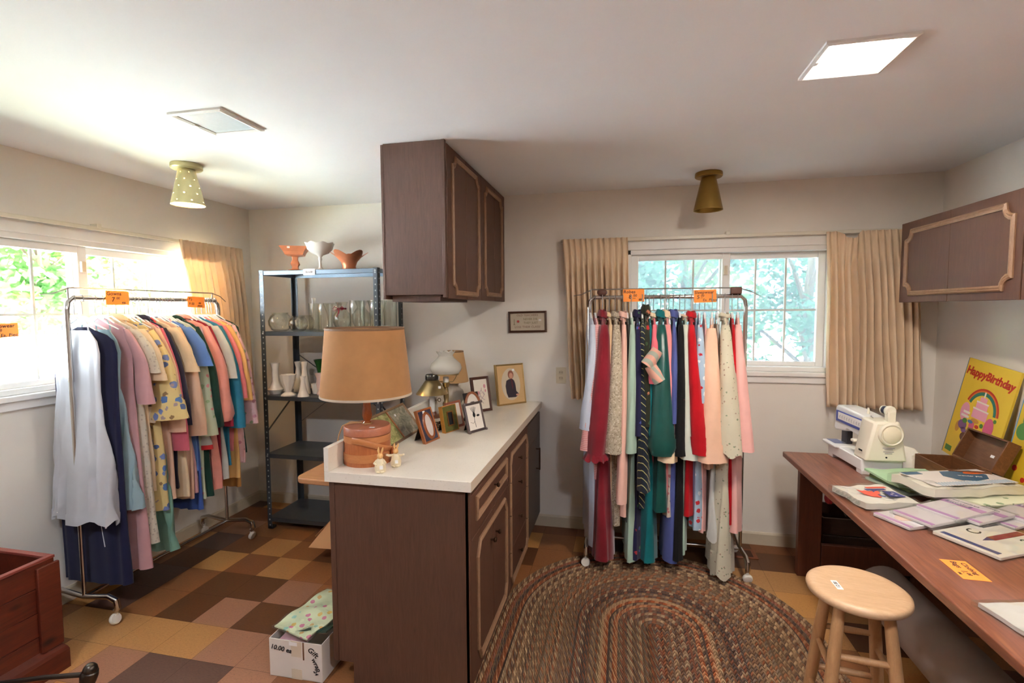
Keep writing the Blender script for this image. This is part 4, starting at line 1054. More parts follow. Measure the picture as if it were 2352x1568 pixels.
g(1, 2.768, 0, 'pajama_shirt', 'coral pink shirt near the far end of the left rack', coral, .66, LG, [(1, .44, .056, .024, 'long')], .195, .205, .017, .022, seed=20)
g(1, 2.808, 0, 'bathrobe', 'apricot robe near the far end of the left rack', apricot, .47, LG, [(1, .46, .06, .026, 'long')], .195, .21, .017, .024, seed=21, mslv=apricot)
g(1, 2.848, 0, 'bathrobe', 'pale pink floral robe at the far end of the left rack', pinkfl, .56, LG, [(1, .62, .052, .024, 'long')], .2, .215, .018, .024, seed=22, cuff=(pinkfl, 1))
g(1, 2.880, 0, 'pajama_shirt', 'bottle green shirt last on the left rack beside the curtain', dgreen, .62, LG, None, .19, .20, .014, .018, seed=23)
# shorter things hanging lower between them, seen under the robes
g(1, 2.270, 0, 'nightgown', 'short mint green nightgown hem under the yellow pansy robe', mint, .235, LG, None, .16, .255, .014, .032, strap=True, seed=24, amp=.012, folds=9, off=.0)
g(1, 2.322, 0, 'pajama_shirt', 'rose pink pajama shirt peeping out under the yellow pansy sleeve', rose, .72, LG, [(1, .66, .052, .022, 'long')], .185, .20, .014, .02, seed=25)
g(1, 2.455, 0, 'nightgown', 'pale pink nightgown between the peach robe and the blue shirt', dusty, .50, LG, None, .17, .225, .014, .026, strap=True, seed=26)
g(1, 2.492, 0, 'bathrobe', 'royal blue robe hem below the bright blue pajama shirt', royal, .38, LG, None, .185, .225, .013, .024, seed=27)
g(1, 2.532, 0, 'pajama_shirt', 'white shirt with red hem trim beside the bottle green robe', greyw, .74, LG, None, .19, .252, .013, .026, seed=28, band=(redtrim, 1))
g(1, 2.828, 0, 'nightgown', 'ochre nightgown hem low at the far end of the left rack', ochre, .40, LG, None, .185, .20, .012, .018, seed=29)

# ---------------- back rack, from the left end to the right end
pblue = cloth('pale_blue_quilted', (196, 202, 216), .04)
pinkst = cloth('pink_striped_cotton', (228, 178, 172), .06, .9, stripes=((206, 120, 124), 30, 'Z', 2.0, .72))
dred = cloth('deep_red_velour', (122, 12, 30), .12, sheen=.4)
creamv = cloth('cream_velour', (226, 196, 156), .05)
tweed = cloth('oatmeal_tweed_fleece', (178, 164, 142), .12, .95, [(146, 132, 112), (204, 194, 176)], 110, .45)
blush = cloth('blush_pink_cotton', (232, 184, 168), .06)
char = cloth('charcoal_green_cloth', (64, 68, 66), .1)
mint2 = cloth('mint_fleece', (166, 192, 174), .06)
navyfl = cloth('navy_floral_print', (32, 30, 64), .1, .85, [(176, 50, 60), (70, 120, 80), (66, 78, 150)], 24, .26)
navygd = cloth('navy_gold_stripe', (28, 36, 48), .1, .8, stripes=((204, 196, 128), 14, 'DIAGONAL', .8, .94))
tapes = cloth('dark_tapestry_print', (40, 42, 30), .1, .85, [(176, 46, 46), (190, 120, 90), (60, 80, 50)], 24, .34)
teal2 = cloth('deep_teal_velour', (10, 108, 112), .12)
pinkb = cloth('bright_pink_flannel', (228, 112, 124), .08)
stripec = cloth('rainbow_stripe_cuff', (226, 170, 150), .04, .9, stripes=((170, 176, 160), 9, 'DIAGONAL', .3, .5))
green2 = cloth('dark_green_satin', (8, 76, 70), .16, gloss=.32)
pinkc = cloth('pink_plaid_cotton', (232, 150, 148), .06)
creamc = cloth('cream_cotton', (232, 206, 172), .05)
greyfl = cloth('grey_pink_floral', (190, 176, 164), .08, .9, [(176, 110, 110), (120, 116, 112)], 34, .34)
peri = cloth('periwinkle_velour', (82, 92, 152), .1)
blackm = cloth('black_velour', (20, 20, 22), .1, .85, sheen=.05)
emb = cloth('red_embroidery', (170, 28, 44), .1)
red2 = cloth('scarlet_fleece', (180, 8, 24), .1)
lav = cloth('lavender_grey_cotton', (116, 118, 150), .08)
bluered = cloth('pale_blue_red_floral', (168, 190, 210), .05, .9, [(190, 40, 50), (226, 232, 236)], 26, .3)
pinkt = cloth('pink_tricot', (234, 178, 170), .05)
peach2 = cloth('peach_fleece', (234, 190, 162), .05)
pearl = cloth('pearl_grey_tricot', (206, 206, 200), .05, trans=.1, gloss=.5)
dotc = cloth('cream_sprig_print', (214, 206, 182), .04, .9, [(140, 150, 120), (176, 150, 130)], 46, .2, trans=.1)
def embro(t, rings, n):
    o = MB(); r = random.Random(3)
    for i in range(16):
        z = -.70 + .17 * i / 16 + r.uniform(-.01, .01); y = -.272 - .0; x = r.uniform(-.014, .014)
        o.ball((x, y - .012, z), r.uniform(.004, .008), 8)
    o.build('embroidery', emb, t)
def bigcuffs(t, rings, n):
    for k, (z, x, a) in enumerate(((-.335, -.020, 34), (-.425, -.004, -32))):
        o = MB(); m = T(x, -.300 + .01 * k, z, 0, 0, R(a))
        o.loft([[(.034 * math.cos(2 * PI * j / 20) * q, .040 * math.sin(2 * PI * j / 20), zz) for j in range(20)] for zz, q in ((.052, .95), (.0, 1.05), (-.052, 1.1))], True, True, True, 0, m)
        o.build('cuff', stripec, t, angle=60)
F = -1
g(2, -.198, 10, 'bathrobe', 'pale blue quilted robe at the left end of the rack by the window', pblue, .13, RG, [(F, .58, .05, 0.04, 'long', -.045)], .19, .20, .018, 0.028, seed=41, off=-.0)
g(2, -.168, 8, 'bathrobe', 'pink striped robe second on the rack by the window', pinkst, .55, RG, [(F, .70, .05, 0.042, 'long', -.065)], .19, .20, .018, 0.026, seed=42)
g(2, -.122, 6, 'bathrobe', 'deep red robe with ruffled cuff on the rack by the window', dred, .080, RG, [(F, .72, .056, 0.058, 'long', -.045)], .195, .235, .022, 0.072, seed=43, cuff=(dred, 1, 'ruffle'), collar=(dred, .03), amp=.009, off=-.03)
g(2, -.082, 5, 'bathrobe', 'cream velour robe right of the deep red one', creamv, .235, RG, [(F, .66, .05, 0.03, 'long', -.01)], .19, .205, .018, 0.03, seed=44, collar=(creamv, .015))
g(2, -.045, 4, 'bathrobe', 'oatmeal tweed fleece robe with a turned cuff', tweed, .285, RG, [(F, .70, .056, 0.05, 'bell', -.022)], .195, .205, .02, 0.034, seed=45, cuff=(tweed, 1), collar=(tweed, .02), off=-.02)
g(2, .002, 3, 'bathrobe', 'blush pink robe with one long sleeve beside the oatmeal tweed robe', blush, .34, RG, [(F, 1.0, .052, 0.03, 'long', -.014)], .19, .20, .018, 0.03, seed=46, collar=(blush, .02), off=-.015)
g(2, .028, 3, 'bathrobe', 'charcoal green robe deep behind the blush pink sleeve', char, .30, RG, None, .185, .20, .016, .03, seed=47)
g(2, .052, 2, 'bathrobe', 'long mint fleece robe near the middle of the rack by the window', mint2, .072, RG, [(F, .70, .05, 0.032, 'long', -.010)], .195, .225, .02, 0.036, seed=48, off=-.012)
g(2, .090, 0, 'bathrobe', 'navy floral robe right of the mint fleece one', navyfl, .085, RG, [(F, .60, .046, 0.03, 'long', .004)], .195, .22, .02, 0.036, seed=49, collar=(navyfl, .03))
g(2, .118, 0, 'bathrobe', 'navy robe with thin gold stripes', navygd, .40, RG, [(F, .92, .048, 0.034, 'bell', .010)], .19, .20, .018, 0.03, seed=50, off=-.02)
g(2, .140, 0, 'bathrobe', 'dark tapestry print robe with a high collar', tapes, .55, RG, [(F, .56, .046, 0.03, 'long', 0)], .195, .205, .018, .022, seed=51, collar=(tapes, .045), top=-.085)
g(2, .160, 0, 'bathrobe', 'deep teal velour robe with a hem near the floor', teal2, .078, RG, [(F, .60, .05, .018, 'long', 0)], .185, .235, .018, 0.056, seed=52, amp=.008)
g(2, .186, 0, 'bathrobe', 'bright pink flannel robe with wide striped cuffs', pinkb, .62, RG, [(F, .30, .046, .030, 'long', -.012)], .19, .20, .018, .022, seed=53, collar=(creamc, .012), extra=bigcuffs)
g(2, .226, -2, 'bathrobe', 'dark green satin robe with a puffed cuff', green2, .400, RG, [(F, .70, .056, 0.06, 'puff', .004)], .195, .22, .02, 0.06, seed=54, cuff=(green2, 1), collar=(teal2, .03), amp=.009, off=-.03)
g(2, .262, -2, 'bathrobe', 'pink plaid robe with a cream collar and cuff', pinkc, .39, RG, [(F, .74, .044, 0.046, 'bell', .006)], .19, .20, .016, .026, seed=55, collar=(creamc, .028), cuff=(creamc, 2), off=-.01)
g(2, .276, -2, 'nightgown', 'grey and pink floral nightgown under the pink plaid robe', greyfl, .365, RG, None, .19, .225, .013, .026, strap=True, seed=56)
g(2, .302, -3, 'bathrobe', 'periwinkle blue robe left of the black one', peri, .085, RG, [(F, .52, .048, .024, 'long', 0)], .19, .225, .018, 0.058, seed=57, collar=(peri, .03))
g(2, .338, -3, 'bathrobe', 'black robe with red embroidery on the cuff', blackm, .11, RG, [(F, .70, .056, 0.034, 'long', 0)], .195, .235, .02, 0.038, seed=58, extra=embro, off=-.01)
g(2, .368, -4, 'bathrobe', 'pale mint robe with a flared sleeve right of the black one', mint2, .14, RG, [(F, .72, .05, 0.046, 'bell', .030)], .185, .20, .016, .02, seed=59, mslv=cloth('pale_mint_white', (206, 212, 198), .04), collar=(creamc, .0), off=-.012)
g(2, .402, -6, 'bathrobe', 'scarlet fleece robe with a straight cuff', red2, .38, RG, [(F, .68, .056, 0.04, 'long', .055)], .195, .205, .02, 0.034, seed=60, cuff=(red2, 1), collar=(red2, .02), off=-.025)
g(2, .428, -5, 'bathrobe', 'lavender grey robe behind the scarlet fleece robe', lav, .42, RG, None, .19, .20, .014, .02, seed=61)
g(2, .452, -6, 'nightgown', 'pale blue nightgown with red flowers', bluered, .30, RG, [(F, .40, .044, 0.032, 'long', .006)], .19, .225, .017, 0.04, seed=62, amp=.010)
g(2, .482, -6, 'nightgown', 'thin pink tricot nightgown right of the pale blue one', pinkt, .28, RG, None, .185, .205, .014, .020, seed=63)
g(2, .520, -10, 'bathrobe', 'wide-sleeved peach fleece robe on the rack by the window', peach2, .66, RG, [(F, .70, .062, 0.066, 'bell', .012)], .185, .20, .02, .03, seed=64, cuff=(peach2, 1), top=-.12, off=-.03)
g(2, .552, -6, 'nightgown', 'pearl grey tricot nightgown hanging in folds below the peach robe', pearl, .25, RG, None, .18, .225, .016, .040, strap=True, seed=65, amp=.014, folds=4, wavy=.02)
g(2, .592, -8, 'bathrobe', 'cream sprigged robe with a scalloped hem near the right end', dotc, .050, RG, [(F, .68, .062, 0.058, 'bell', .034)], .19, .245, .022, 0.064, seed=66, collar=(dotc, .01), amp=.010, wavy=.014, band=(dotc, 2), off=-.02)
g(2, .636, -8, 'bathrobe', 'red robe between the cream sprigged robe and the pink one', red2, .345, RG, [(F, .60, .04, .018, 'long', .016)], .185, .215, .016, .030, seed=67)
g(2, .668, -10, 'bathrobe', 'pale pink robe at the right end of the rack by the window', pinkt, .31, RG, [(F, .66, .048, 0.042, 'bell', .046)], .19, .215, .02, 0.05, seed=68, slant=.02)

# ---------------------------------------------------------------- orange price cards
orange = M('orange_index_card', (250, 148, 60), .7, var=.02)
ink2 = M('dark_pen_ink', (52, 30, 40), .7)
def card(label, mx, w, h, lines, rot=0):
    t = thing('price_card', label, 'price card', (0, 0, 0), 0, 'orange price cards'); t.matrix_world = mx @ MX.Rotation(rot, 4, 'Z')
    b = MB(); b.box(-w / 2, w / 2, -h / 2, h / 2, 0, .0008); b.build('card', orange, t, smooth=False)
    for body, x, y, s, sh in lines: text('handwriting', body, s, ink2, t, T(x, y, .0012), sh, 'LEFT', .0002, 1.05, bold=.0003)
    return t
Sleep = lambda w: [('Sleepwear', -.060, .022, .025, .05), ('5', -.048, -.006, .032, .1), ('00', -.024, .002, .018, .1), ('_', -.026, .000, .026, 0), ('Ea. Piece', -.014, -.024, .022, .15)]
yf = 3.195 - .0135
card('orange card reading Robes 8.00 ea taped to the rack by the window', facing((.066, yf, 1.660), (1, 0, 0), (0, -1, 0)), .128, .076, [('Robes', -.060, .022, .027, .05), ('8', -.030, -.008, .036, .1), ('00', -.002, -.001, .021, .1), ('_', -.004, -.004, .032, 0), ('ea', .030, -.024, .024, .15)], R(.5))
card('orange card reading Sleepwear 5.00 taped to the rack by the window', facing((.482, yf, 1.652), (1, 0, 0), (0, -1, 0)), .127, .076, Sleep(0), R(1.5))
xf = -2.69 + .0145
card('orange card reading Gowns taped to the near part of the left rack', facing((xf, 2.200, 1.652), (0, 1, 0), (1, 0, 0)), .128, .075, [('Gowns', -.060, .022, .027, .05), ('7', -.034, -.010, .034, .1), ('00', -.008, -.002, .019, .1), ('ea', .022, -.024, .022, .15)])
card('orange card taped to the left rack beside the glowing curtain', facing((xf, 2.712, 1.636), (0, 1, 0), (1, 0, 0)), .132, .068, [('P.J.', -.055, .018, .022, .05), ('9 00', -.055, -.012, .022, .1), ('ea', .018, -.004, .02, .15), ('piece', .010, -.022, .016, .15)], R(-2))
card('orange card reading Sleepwear 5.00 stuck on the left window pane', facing((-2.9925, 1.875, 1.487), (0, 1, 0), (1, 0, 0)), .127, .070, Sleep(0), R(2))
# ================================================================ THINGS ON THE STEEL SHELVES
copper = M('copper_metal', (206, 128, 88), .42, .55, var=.12, vscale=14)
milk = M('milk_glass', (232, 226, 216), .18, var=.02)
t = thing('footed_bowl', 'square copper pedestal bowl at the left of the top shelf', 'bowl', (-2.31, 3.22, SH - .004), R(28))
b = MB(); sq = lambda s, z: [(s * x, s * y, z) for x, y in ((-1, -1), (1, -1), (1, 1), (-1, 1))]
b.loft([sq(s, z) for s, z in ((.046, 0), (.046, .010), (.022, .018), (.020, .035), (.030, .055), (.018, .085), (.020, .108), (.036, .116))], True, True, True)
b.build('pedestal', copper, t, bev=.004, smooth=False)
b = MB(); b.loft([sq(s, z) for s, z in ((.036, .114), (.060, .117), (.070, .140), (.094, .176), (.090, .177), (.066, .144), (.056, .124), (.01, .122))], True, True, True); b.build('bowl', copper, t, bev=.003, smooth=False)
b = MB(); b.cbox((-.03, -.0905, .166), (.018, .001, .014)); b.build('price_sticker', MATS['white_sticker'], t)
t = thing('footed_compote', 'white milk glass footed compote in the middle of the top shelf', 'compote', (-2.108, 3.22, SH - .004))
b = MB(); b.lathe([(.0, 0), (.052, 0), (.052, .006), (.02, .016), (.010, .03), (.0085, .07), (.014, .085), (.010, .098), (.02, .112), (.06, .128), (.086, .155), (.094, .185)], 40, 0, None, True, False)
n = 40; b.loft([[((r + q * .004 * math.cos(8 * 2 * PI * j / n)) * math.cos(2 * PI * j / n), (r + q * .004 * math.cos(8 * 2 * PI * j / n)) * math.sin(2 * PI * j / n), z + q * .005 * math.cos(8 * 2 * PI * j / n)) for j in range(n)] for r, z, q in ((.094, .185, 0), (.100, .196, 1), (.096, .194, 1), (.084, .16, 0), (.05, .13, 0), (.005, .122, 0))], True)
b.build('bowl', milk, t)
t = thing('flared_vase', 'copper vase with a flared pointed rim at the right of the top shelf', 'vase', (-1.885, 3.225, SH - .004), R(46))
b = MB(); n = 48; rr = []
for r, z, q in ((.0, 0, 0), (.046, 0, 0), (.048, .006, 0), (.046, .03, 0), (.056, .06, .15), (.082, .09, .6), (.118, .118, 1), (.114, .117, 1), (.078, .09, .6), (.05, .058, .1), (.04, .03, 0), (.0, .012, 0)):
    rr.append([(max(r * (1 + .19 * q * math.cos(5 * 2 * PI * j / n)), 1e-4) * math.cos(2 * PI * j / n), max(r * (1 + .19 * q * math.cos(5 * 2 * PI * j / n)), 1e-4) * math.sin(2 * PI * j / n), z + .017 * q * math.cos(5 * 2 * PI * j / n)) for j in range(n)])
b.loft(rr, True); b.build('body', copper, t)
b = MB(); b.cbox((.01, -.066, .085), (.016, .001, .012), 0); b.build('price_sticker', MATS['white_sticker'], t)
t = thing('price_tag', 'white price tag hanging over the front edge of the top shelf', 'price tag', (-2.10, SY0 - .0012, 1.842)); fc = facing((0, 0, 0), (1, 0, 0), (0, -1, 0))
b = MB(); b.box(-.045, .045, -.022, .022, 0, .001, 0, fc); b.build('tag', MATS['white_sticker'], t)
text('price', 'Ea 6.00', .018, MATS['dark_pen_ink'], t, fc @ T(0, 0, .0014), .1)

# clear glass on the second shelf
gl = thin_glass('clear_glassware', (.97, .98, .955), 1.7)
zg = 1.432
def glassware(kind, label, x, y, prof, nm='glass_vase', cat='vase'):
    t = thing(nm, label, cat, (x, y, zg), 0, 'clear glass vases on the second shelf')
    inner = [(max(r - .0025, .001), max(z, .008)) for r, z in prof[::-1] if r > .004]
    b = MB(); b.lathe(prof + inner, 28, 0, None, False, False); b.build('vessel', gl, t)
    return t
fishb = lambda s: [(0, 0), (.04 * s, 0), (.06 * s, .012 * s), (.078 * s, .045 * s), (.08 * s, .075 * s), (.066 * s, .108 * s), (.052 * s, .122 * s), (.058 * s, .132 * s)]
cylv = lambda r, h: [(0, 0), (r * .95, 0), (r, .006), (r, h)]
flar = lambda r, h: [(0, 0), (r * .7, 0), (r * .72, .01), (r * .5, h * .25), (r * .62, h * .6), (r, h)]
bud = lambda r, h: [(0, 0), (r, 0), (r, .006), (r * .3, .02), (r * .28, h * .7), (r * .55, h)]
ginger = lambda r, h: [(0, 0), (r * .6, 0), (r, h * .3), (r, h * .55), (r * .5, h * .75), (r * .45, h * .8), (r * .7, h)]
for lab, x, y, p in (('round clear glass bowl at the left end of the second shelf', -2.405, 3.16, fishb(1.0)),
    ('small round clear glass bowl behind the first on the second shelf', -2.30, 3.30, fishb(.85)),
    ('short round clear glass bowl beside the slim bud vase', -2.245, 3.14, fishb(.82)),
    ('straight ribbed clear glass vase left of the slim bud vase', -2.235, 3.33, cylv(.045, .20)),
    ('slim clear glass bud vase taller than its neighbours', -2.150, 3.19, bud(.03, .235)),
    ('flared clear glass vase right of the slim bud vase', -2.075, 3.31, flar(.07, .20)),
    ('wide cylinder glass vase left of the red ribbon', -2.040, 3.16, cylv(.05, .19)),
    ('square shouldered clear vase with a red ribbon round its neck', -1.930, 3.19, ginger(.06, .205)),
    ('clear glass ginger jar vase behind the ribboned vase', -1.865, 3.34, ginger(.065, .215)),
    ('tall clear cylinder vase right of the ribboned vase', -1.805, 3.18, cylv(.052, .215)),
    ('flared clear vase beside the front right post', -1.715, 3.30, flar(.07, .215)),
    ('wide clear glass vase behind the front right post', -1.655, 3.17, cylv(.045, .215)),
    ('tall clear cylinder vase at the right end of the second shelf', -1.645, 3.36, cylv(.048, .235)),):
    o = glassware('vase', lab, x, y, p)
    if 'red ribbon round' in lab:
        b = MB(); b.tube([(.031 * math.cos(a * PI / 8), .031 * math.sin(a * PI / 8), .158) for a in range(16)], .005, 8, closed=True, sq=(.5, 1.3))
        for s in (-1, 1): b.tube([(0, -.036, .158), (s * .03, -.045, .172), (s * .045, -.04, .158), (s * .028, -.045, .148), (0, -.037, .157)], .006, 8, sq=(1, .4))
        b.tube([(0, -.04, .156), (.006, -.05, .13), (-.012, -.055, .10)], .005, 8, sq=(1, .3)); b.tube([(0, -.04, .156), (-.02, -.05, .14), (-.045, -.05, .145)], .005, 8, sq=(1, .3))
        b.build('ribbon', cloth('dark_red_ribbon', (150, 26, 46), .1, gloss=.35), o)

# milk glass on the third shelf
zm = .972
def milkv(label, x, y, prof, m=milk, name='milk_glass_vase', flute=0):
    t = thing(name, label, 'vase', (x, y, zm), 0, 'white vases on the third shelf')
    b = MB(); n = 40; rr = []
    for i, (r, z) in enumerate(prof + [(max(r - .004, .002), z) for r, z in prof[::-1][:3]]):
        rr.append([(max(r, 1e-4) * (1 + flute * .05 * math.cos(8 * 2 * PI * j / n)) * math.cos(2 * PI * j / n), max(r, 1e-4) * (1 + flute * .05 * math.cos(8 * 2 * PI * j / n)) * math.sin(2 * PI * j / n), z) for j in range(n)])
    b.loft(rr, True); b.build('vessel', m, t); return t
budv = lambda s, h: [(0, 0), (.036 * s, 0), (.038 * s, .01), (.054 * s, .028), (.056 * s, .034), (.036 * s, .052), (.024 * s, h * .4), (.022 * s, h * .8), (.032 * s, h)]
cone_ = lambda s, h: [(0, 0), (.045 * s, 0), (.044 * s, .008), (.02 * s, .025), (.026 * s, .05), (.042 * s, h * .7), (.05 * s, h)]
slimv = lambda s, h: [(0, 0), (.034 * s, 0), (.03 * s, h * .2), (.022 * s, h * .55), (.014 * s, h * .8), (.024 * s, h)]
milkv('tall milk glass bud vase with a flared foot at the left of the third shelf', -2.478, 3.18, budv(1.05, .225))
milkv('footed milk glass goblet vase right of the tall bud vase', -2.335, 3.13, cone_(1.1, .150), flute=1)
milkv('slim milk glass vase behind the footed goblet', -2.372, 3.30, slimv(1.1, .225))
milkv('slim milk glass vase with a narrow neck in front of the green vase', -2.262, 3.22, slimv(1.15, .235))
milkv('small waisted milk glass vase at the shelf front', -2.205, 3.115, [(0, 0), (.040, 0), (.038, .01), (.026, .04), (.018, .08), (.014, .11), (.020, .145)])
milkv('little milk glass cup behind the waisted vase', -2.185, 3.24, [(0, 0), (.024, 0), (.026, .02), (.034, .075)], flute=1)
milkv('milk glass vase with a pink rim beside the lamp shade', -2.115, 3.20, [(0, 0), (.03, 0), (.034, .01), (.026, .03), (.036, .07), (.030, .12), (.045, .155)], M('pink_tinged_milk_glass', (226, 200, 194), .2, var=.1, vscale=16))
grn_ = M('dark_green_glass', (38, 92, 34), .15, var=.1)
milkv('dark green glass vase at the back of the third shelf', -2.225, 3.38, [(0, 0), (.03, 0), (.028, .02), (.03, .12), (.045, .20), (.06, .235)], grn_, 'green_vase')
milkv('low dark green glass bowl behind the pink rimmed vase', -2.11, 3.36, [(0, 0), (.04, 0), (.05, .06), (.07, .15)], grn_, 'green_vase')
milkv('white milk glass hobnail vase under the edge of the lamp shade', -2.04, 3.20, cone_(1.2, .14), flute=1)

# ================================================================ COUNTER: LAMPS
CZ = .914
burl = cloth('tan_burlap', (190, 140, 92), .10, trans=.25, weave=300)
pine = wood('orange_pine', (168, 92, 48), (196, 118, 68), (16, 16, 1.5), .35, 5, .04); pine_l = wood('light_pine_hoop', (186, 116, 66), (208, 140, 88), (3, 3, 20), .35, 5, .04)
t = thing('bucket_lamp', 'wooden firkin table lamp with a large tan drum shade on the near counter end', 'lamp', (-1.092, 1.985, CZ), 0)
b = MB(); nst = 18
b.lathe([(0, 0), (.100, 0), (.101, .006), (.096, .140), (.094, .147), (0, .147)], 72); b.build('bucket', pine, t)
b = MB(); b.lathe([(.1005, .018), (.1035, .019), (.1030, .052), (.0995, .053)], 72, 0, None, False, False); b.lathe([(.0980, .098), (.1005, .099), (.0995, .126), (.0960, .127)], 72, 0, None, False, False); b.build('hoop', pine_l, t)
b = MB(); b.lathe([(.0985, .129), (.1005, .130), (.1000, .158), (.096, .163), (.05, .166), (.0, .167)], 72, 0, None, False, True); b.build('lid', wood('red_pine_lid', (168, 96, 66), (190, 116, 84), (14, 3, 14), .35, 5, .04), t)
b = MB(); b.tube([(.107 * math.cos(R(a)), .107 * math.sin(R(a)), z) for a, z in ((-98, .118), (-80, .113), (-60, .101), (-40, .088), (-20, .074), (0, .062), (14, .054))], .010, 8, sq=(.35, 1.3)); b.build('swing_handle', pine_l, t)
b = MB(); b.lathe([(.0, 0), (.008, .002), (.012, .012), (.010, .022), (.015, .032), (.017, .045), (.012, .060), (.006, .066), (0, .067)], 16, 0, T(.119, .012, .002)); b.build('turned_peg', pine, t)
b = MB(); b.tube([(.02 * math.cos(a), .02 * math.sin(a), .170) for a in [i * PI / 6 for i in range(12)]], .0032, 6, closed=True)
b.tube([(-.02, 0, .171), (-.07, -.02, .170), (-.101, -.035, .160), (-.112, -.045, .125), (-.118, -.05, .090)], .0022, 6); b.tube([(-.02, .006, .171), (-.08, .0, .172), (-.108, -.02, .158), (-.124, -.03, .108), (-.122, -.04, .065)], .0022, 6); b.build('twine', M('natural_twine', (190, 150, 104), .9), t)
b = MB(); b.lathe([(.016, .166), (.018, .172), (.012, .180), (.018, .190), (.022, .206), (.019, .232), (.015, .268), (.0135, .312), (.012, .322)], 24); b.build('turned_stem', wood('orange_stem', (160, 84, 40), (190, 110, 60), (16, 16, 2), .25, 5, .02), t)
b = MB(); b.cyl((0, 0, .32), (0, 0, .40), .012, None, 12); b.ball((0, 0, .45), .03, 14); b.cyl((0, 0, .35), (0, 0, .575), .002, None, 6)
for i in range(3): b.tube([(0, 0, .575), (.160 * math.cos(i * 2.09), .160 * math.sin(i * 2.09), .566)], .0022, 6)
b.build('socket_and_bulb', M('lamp_fitting', (206, 200, 186), .35), t)
b = MB(); b.lathe([(.1945, .298), (.1945, .299), (.166, .586), (.1645, .586), (.193, .299)], 72, 0, None, False, False); sh = b.build('lamp_shade', burl, t, angle=60)
b = MB(); b.lathe([(.1955, .294), (.1962, .297), (.1950, .304), (.193, .302), (.1935, .295)], 72, 0, None, False, False); b.build('lower_rim', M('grey_trim_tape', (190, 172, 150), .7), sh)
b = MB(); b.lathe([(.1675, .580), (.1680, .588), (.164, .590), (.1635, .581)], 72, 0, None, False, False); b.build('upper_rim', M('dark_trim_tape', (120, 88, 60), .7), sh)
b = MB(); b.cbox((.055, -.06, .1668), (.022, .012, .0012)); b.build('price_sticker', MATS['white_sticker'], t)

brass = M('brushed_brass', (186, 164, 116), .28, .9, var=.06)
dbrass = M('dark_brass', (96, 76, 44), .35, .9)
t = thing('candle_lamp', 'small lamp with a brass cone shade and white candle stem on the counter', 'lamp', (-1.150, 2.90, CZ), R(20))
b = MB(); b.lathe([(0, 0), (.062, 0), (.062, .006), (.03, .016), (.022, .034), (0, .036)], 28); b.build('base', M('mahogany_base', (92, 46, 28), .35), t)
b = MB(); b.lathe([(.0165, .034), (.0165, .150), (.012, .152)], 20); b.build('candle_stem', M('white_candle_tube', (224, 222, 218), .4), t)
b = MB(); b.cyl((.016, 0, .105), (.034, 0, .105), .0025, None, 8); b.tube([(.044 + .009 * math.cos(i * PI / 6), 0, .105 + .011 * math.sin(i * PI / 6)) for i in range(12)], .0022, 6, closed=True); b.build('key_switch', dbrass, t)
b = MB(); b.lathe([(.098, .146), (.0995, .146), (.038, .232), (.0365, .232)], 48, 0, None, False, False); s_ = b.build('lamp_shade', brass, t, angle=60)
b = MB(); b.lathe([(.038, .230), (.039, .232), (.039, .262), (.036, .266), (.035, .262), (.035, .232)], 36, 0, None, False, False)
for i in range(24): b.box(.0385, .0405, -.0016, .0016, .236, .258, 0, MX.Rotation(i * PI / 12, 4, 'Z'))
b.build('gallery', M('gunmetal_gallery', (88, 84, 78), .3, .9), s_)
b = MB(); b.tube([(0, -.008, .152), (-.03, -.008, .17), (-.05, 0, .19)], .002, 6); b.cyl((0, 0, .15), (0, 0, .24), .004, None, 8); b.build('shade_holder', dbrass, t)
b = MB(); b.box(.068, .080, -.006, .006, .185, .20, 0, MX.Rotation(R(-50), 4, 'Z')); b.build('price_sticker', MATS['white_sticker'], t)
t = thing('brass_hurricane_lamp', 'tall brass column lamp with a white milk glass shade', 'lamp', (-1.085, 2.975, CZ))
b = MB(); b.lathe([(0, 0), (.055, 0), (.055, .008), (.03, .018), (.014, .03), (.022, .05), (.024, .075), (.014, .09), (.017, .12), (.015, .165), (.013, .175), (.02, .18), (.024, .205), (.016, .21), (0, .212)], 28); b.build('column', brass, t)
b = MB(); b.lathe([(.018, .208), (.018, .24), (.012, .243)], 16); b.build('socket', MATS['white_porcelain'], t)
b = MB()
for s in (-1, 1): b.tube([(0, 0, .212), (s * .045, 0, .212), (s * .062, 0, .235), (s * .072, 0, .258)], .0025, 8)
b.lathe([(.080, .258), (.083, .258), (.083, .266), (.080, .266)], 36, 0, None, False, False); b.build('shade_ring', brass, t)
b = MB(); n = 40; rr = []
for r, z, q in ((.080, .264, 0), (.094, .280, 0), (.100, .300, 0), (.092, .326, 0), (.066, .350, 0), (.046, .368, 0), (.045, .380, 0), (.060, .402, 1), (.056, .401, 1), (.042, .38, 0), (.062, .348, 0), (.088, .325, 0), (.096, .300, 0), (.078, .268, 0)):
    rr.append([(r * (1 + .07 * q * math.cos(10 * 2 * PI * j / n)) * math.cos(2 * PI * j / n), r * (1 + .07 * q * math.cos(10 * 2 * PI * j / n)) * math.sin(2 * PI * j / n), z + .005 * q * math.cos(10 * 2 * PI * j / n)) for j in range(n)])
b.loft(rr, True)
k = NT('white_opal_glass'); p = k.bsdf(S(228, 224, 214), .18); tr_ = k.n('ShaderNodeBsdfTranslucent'); tr_.inputs[0].default_value = S(228, 224, 214); mx_ = k.n('ShaderNodeMixShader'); mx_.inputs[0].default_value = .35; k.l(p.outputs[0], mx_.inputs[1]); k.l(tr_.outputs[0], mx_.inputs[2]); k.l(mx_.outputs[0], k.out.inputs[0])
b.build('glass_shade', k.m, t)
t = thing('ceramic_lamp', 'small lamp with a grey ceramic gourd base and plain fabric shade against the wall', 'lamp', (-1.140, 3.285, CZ))
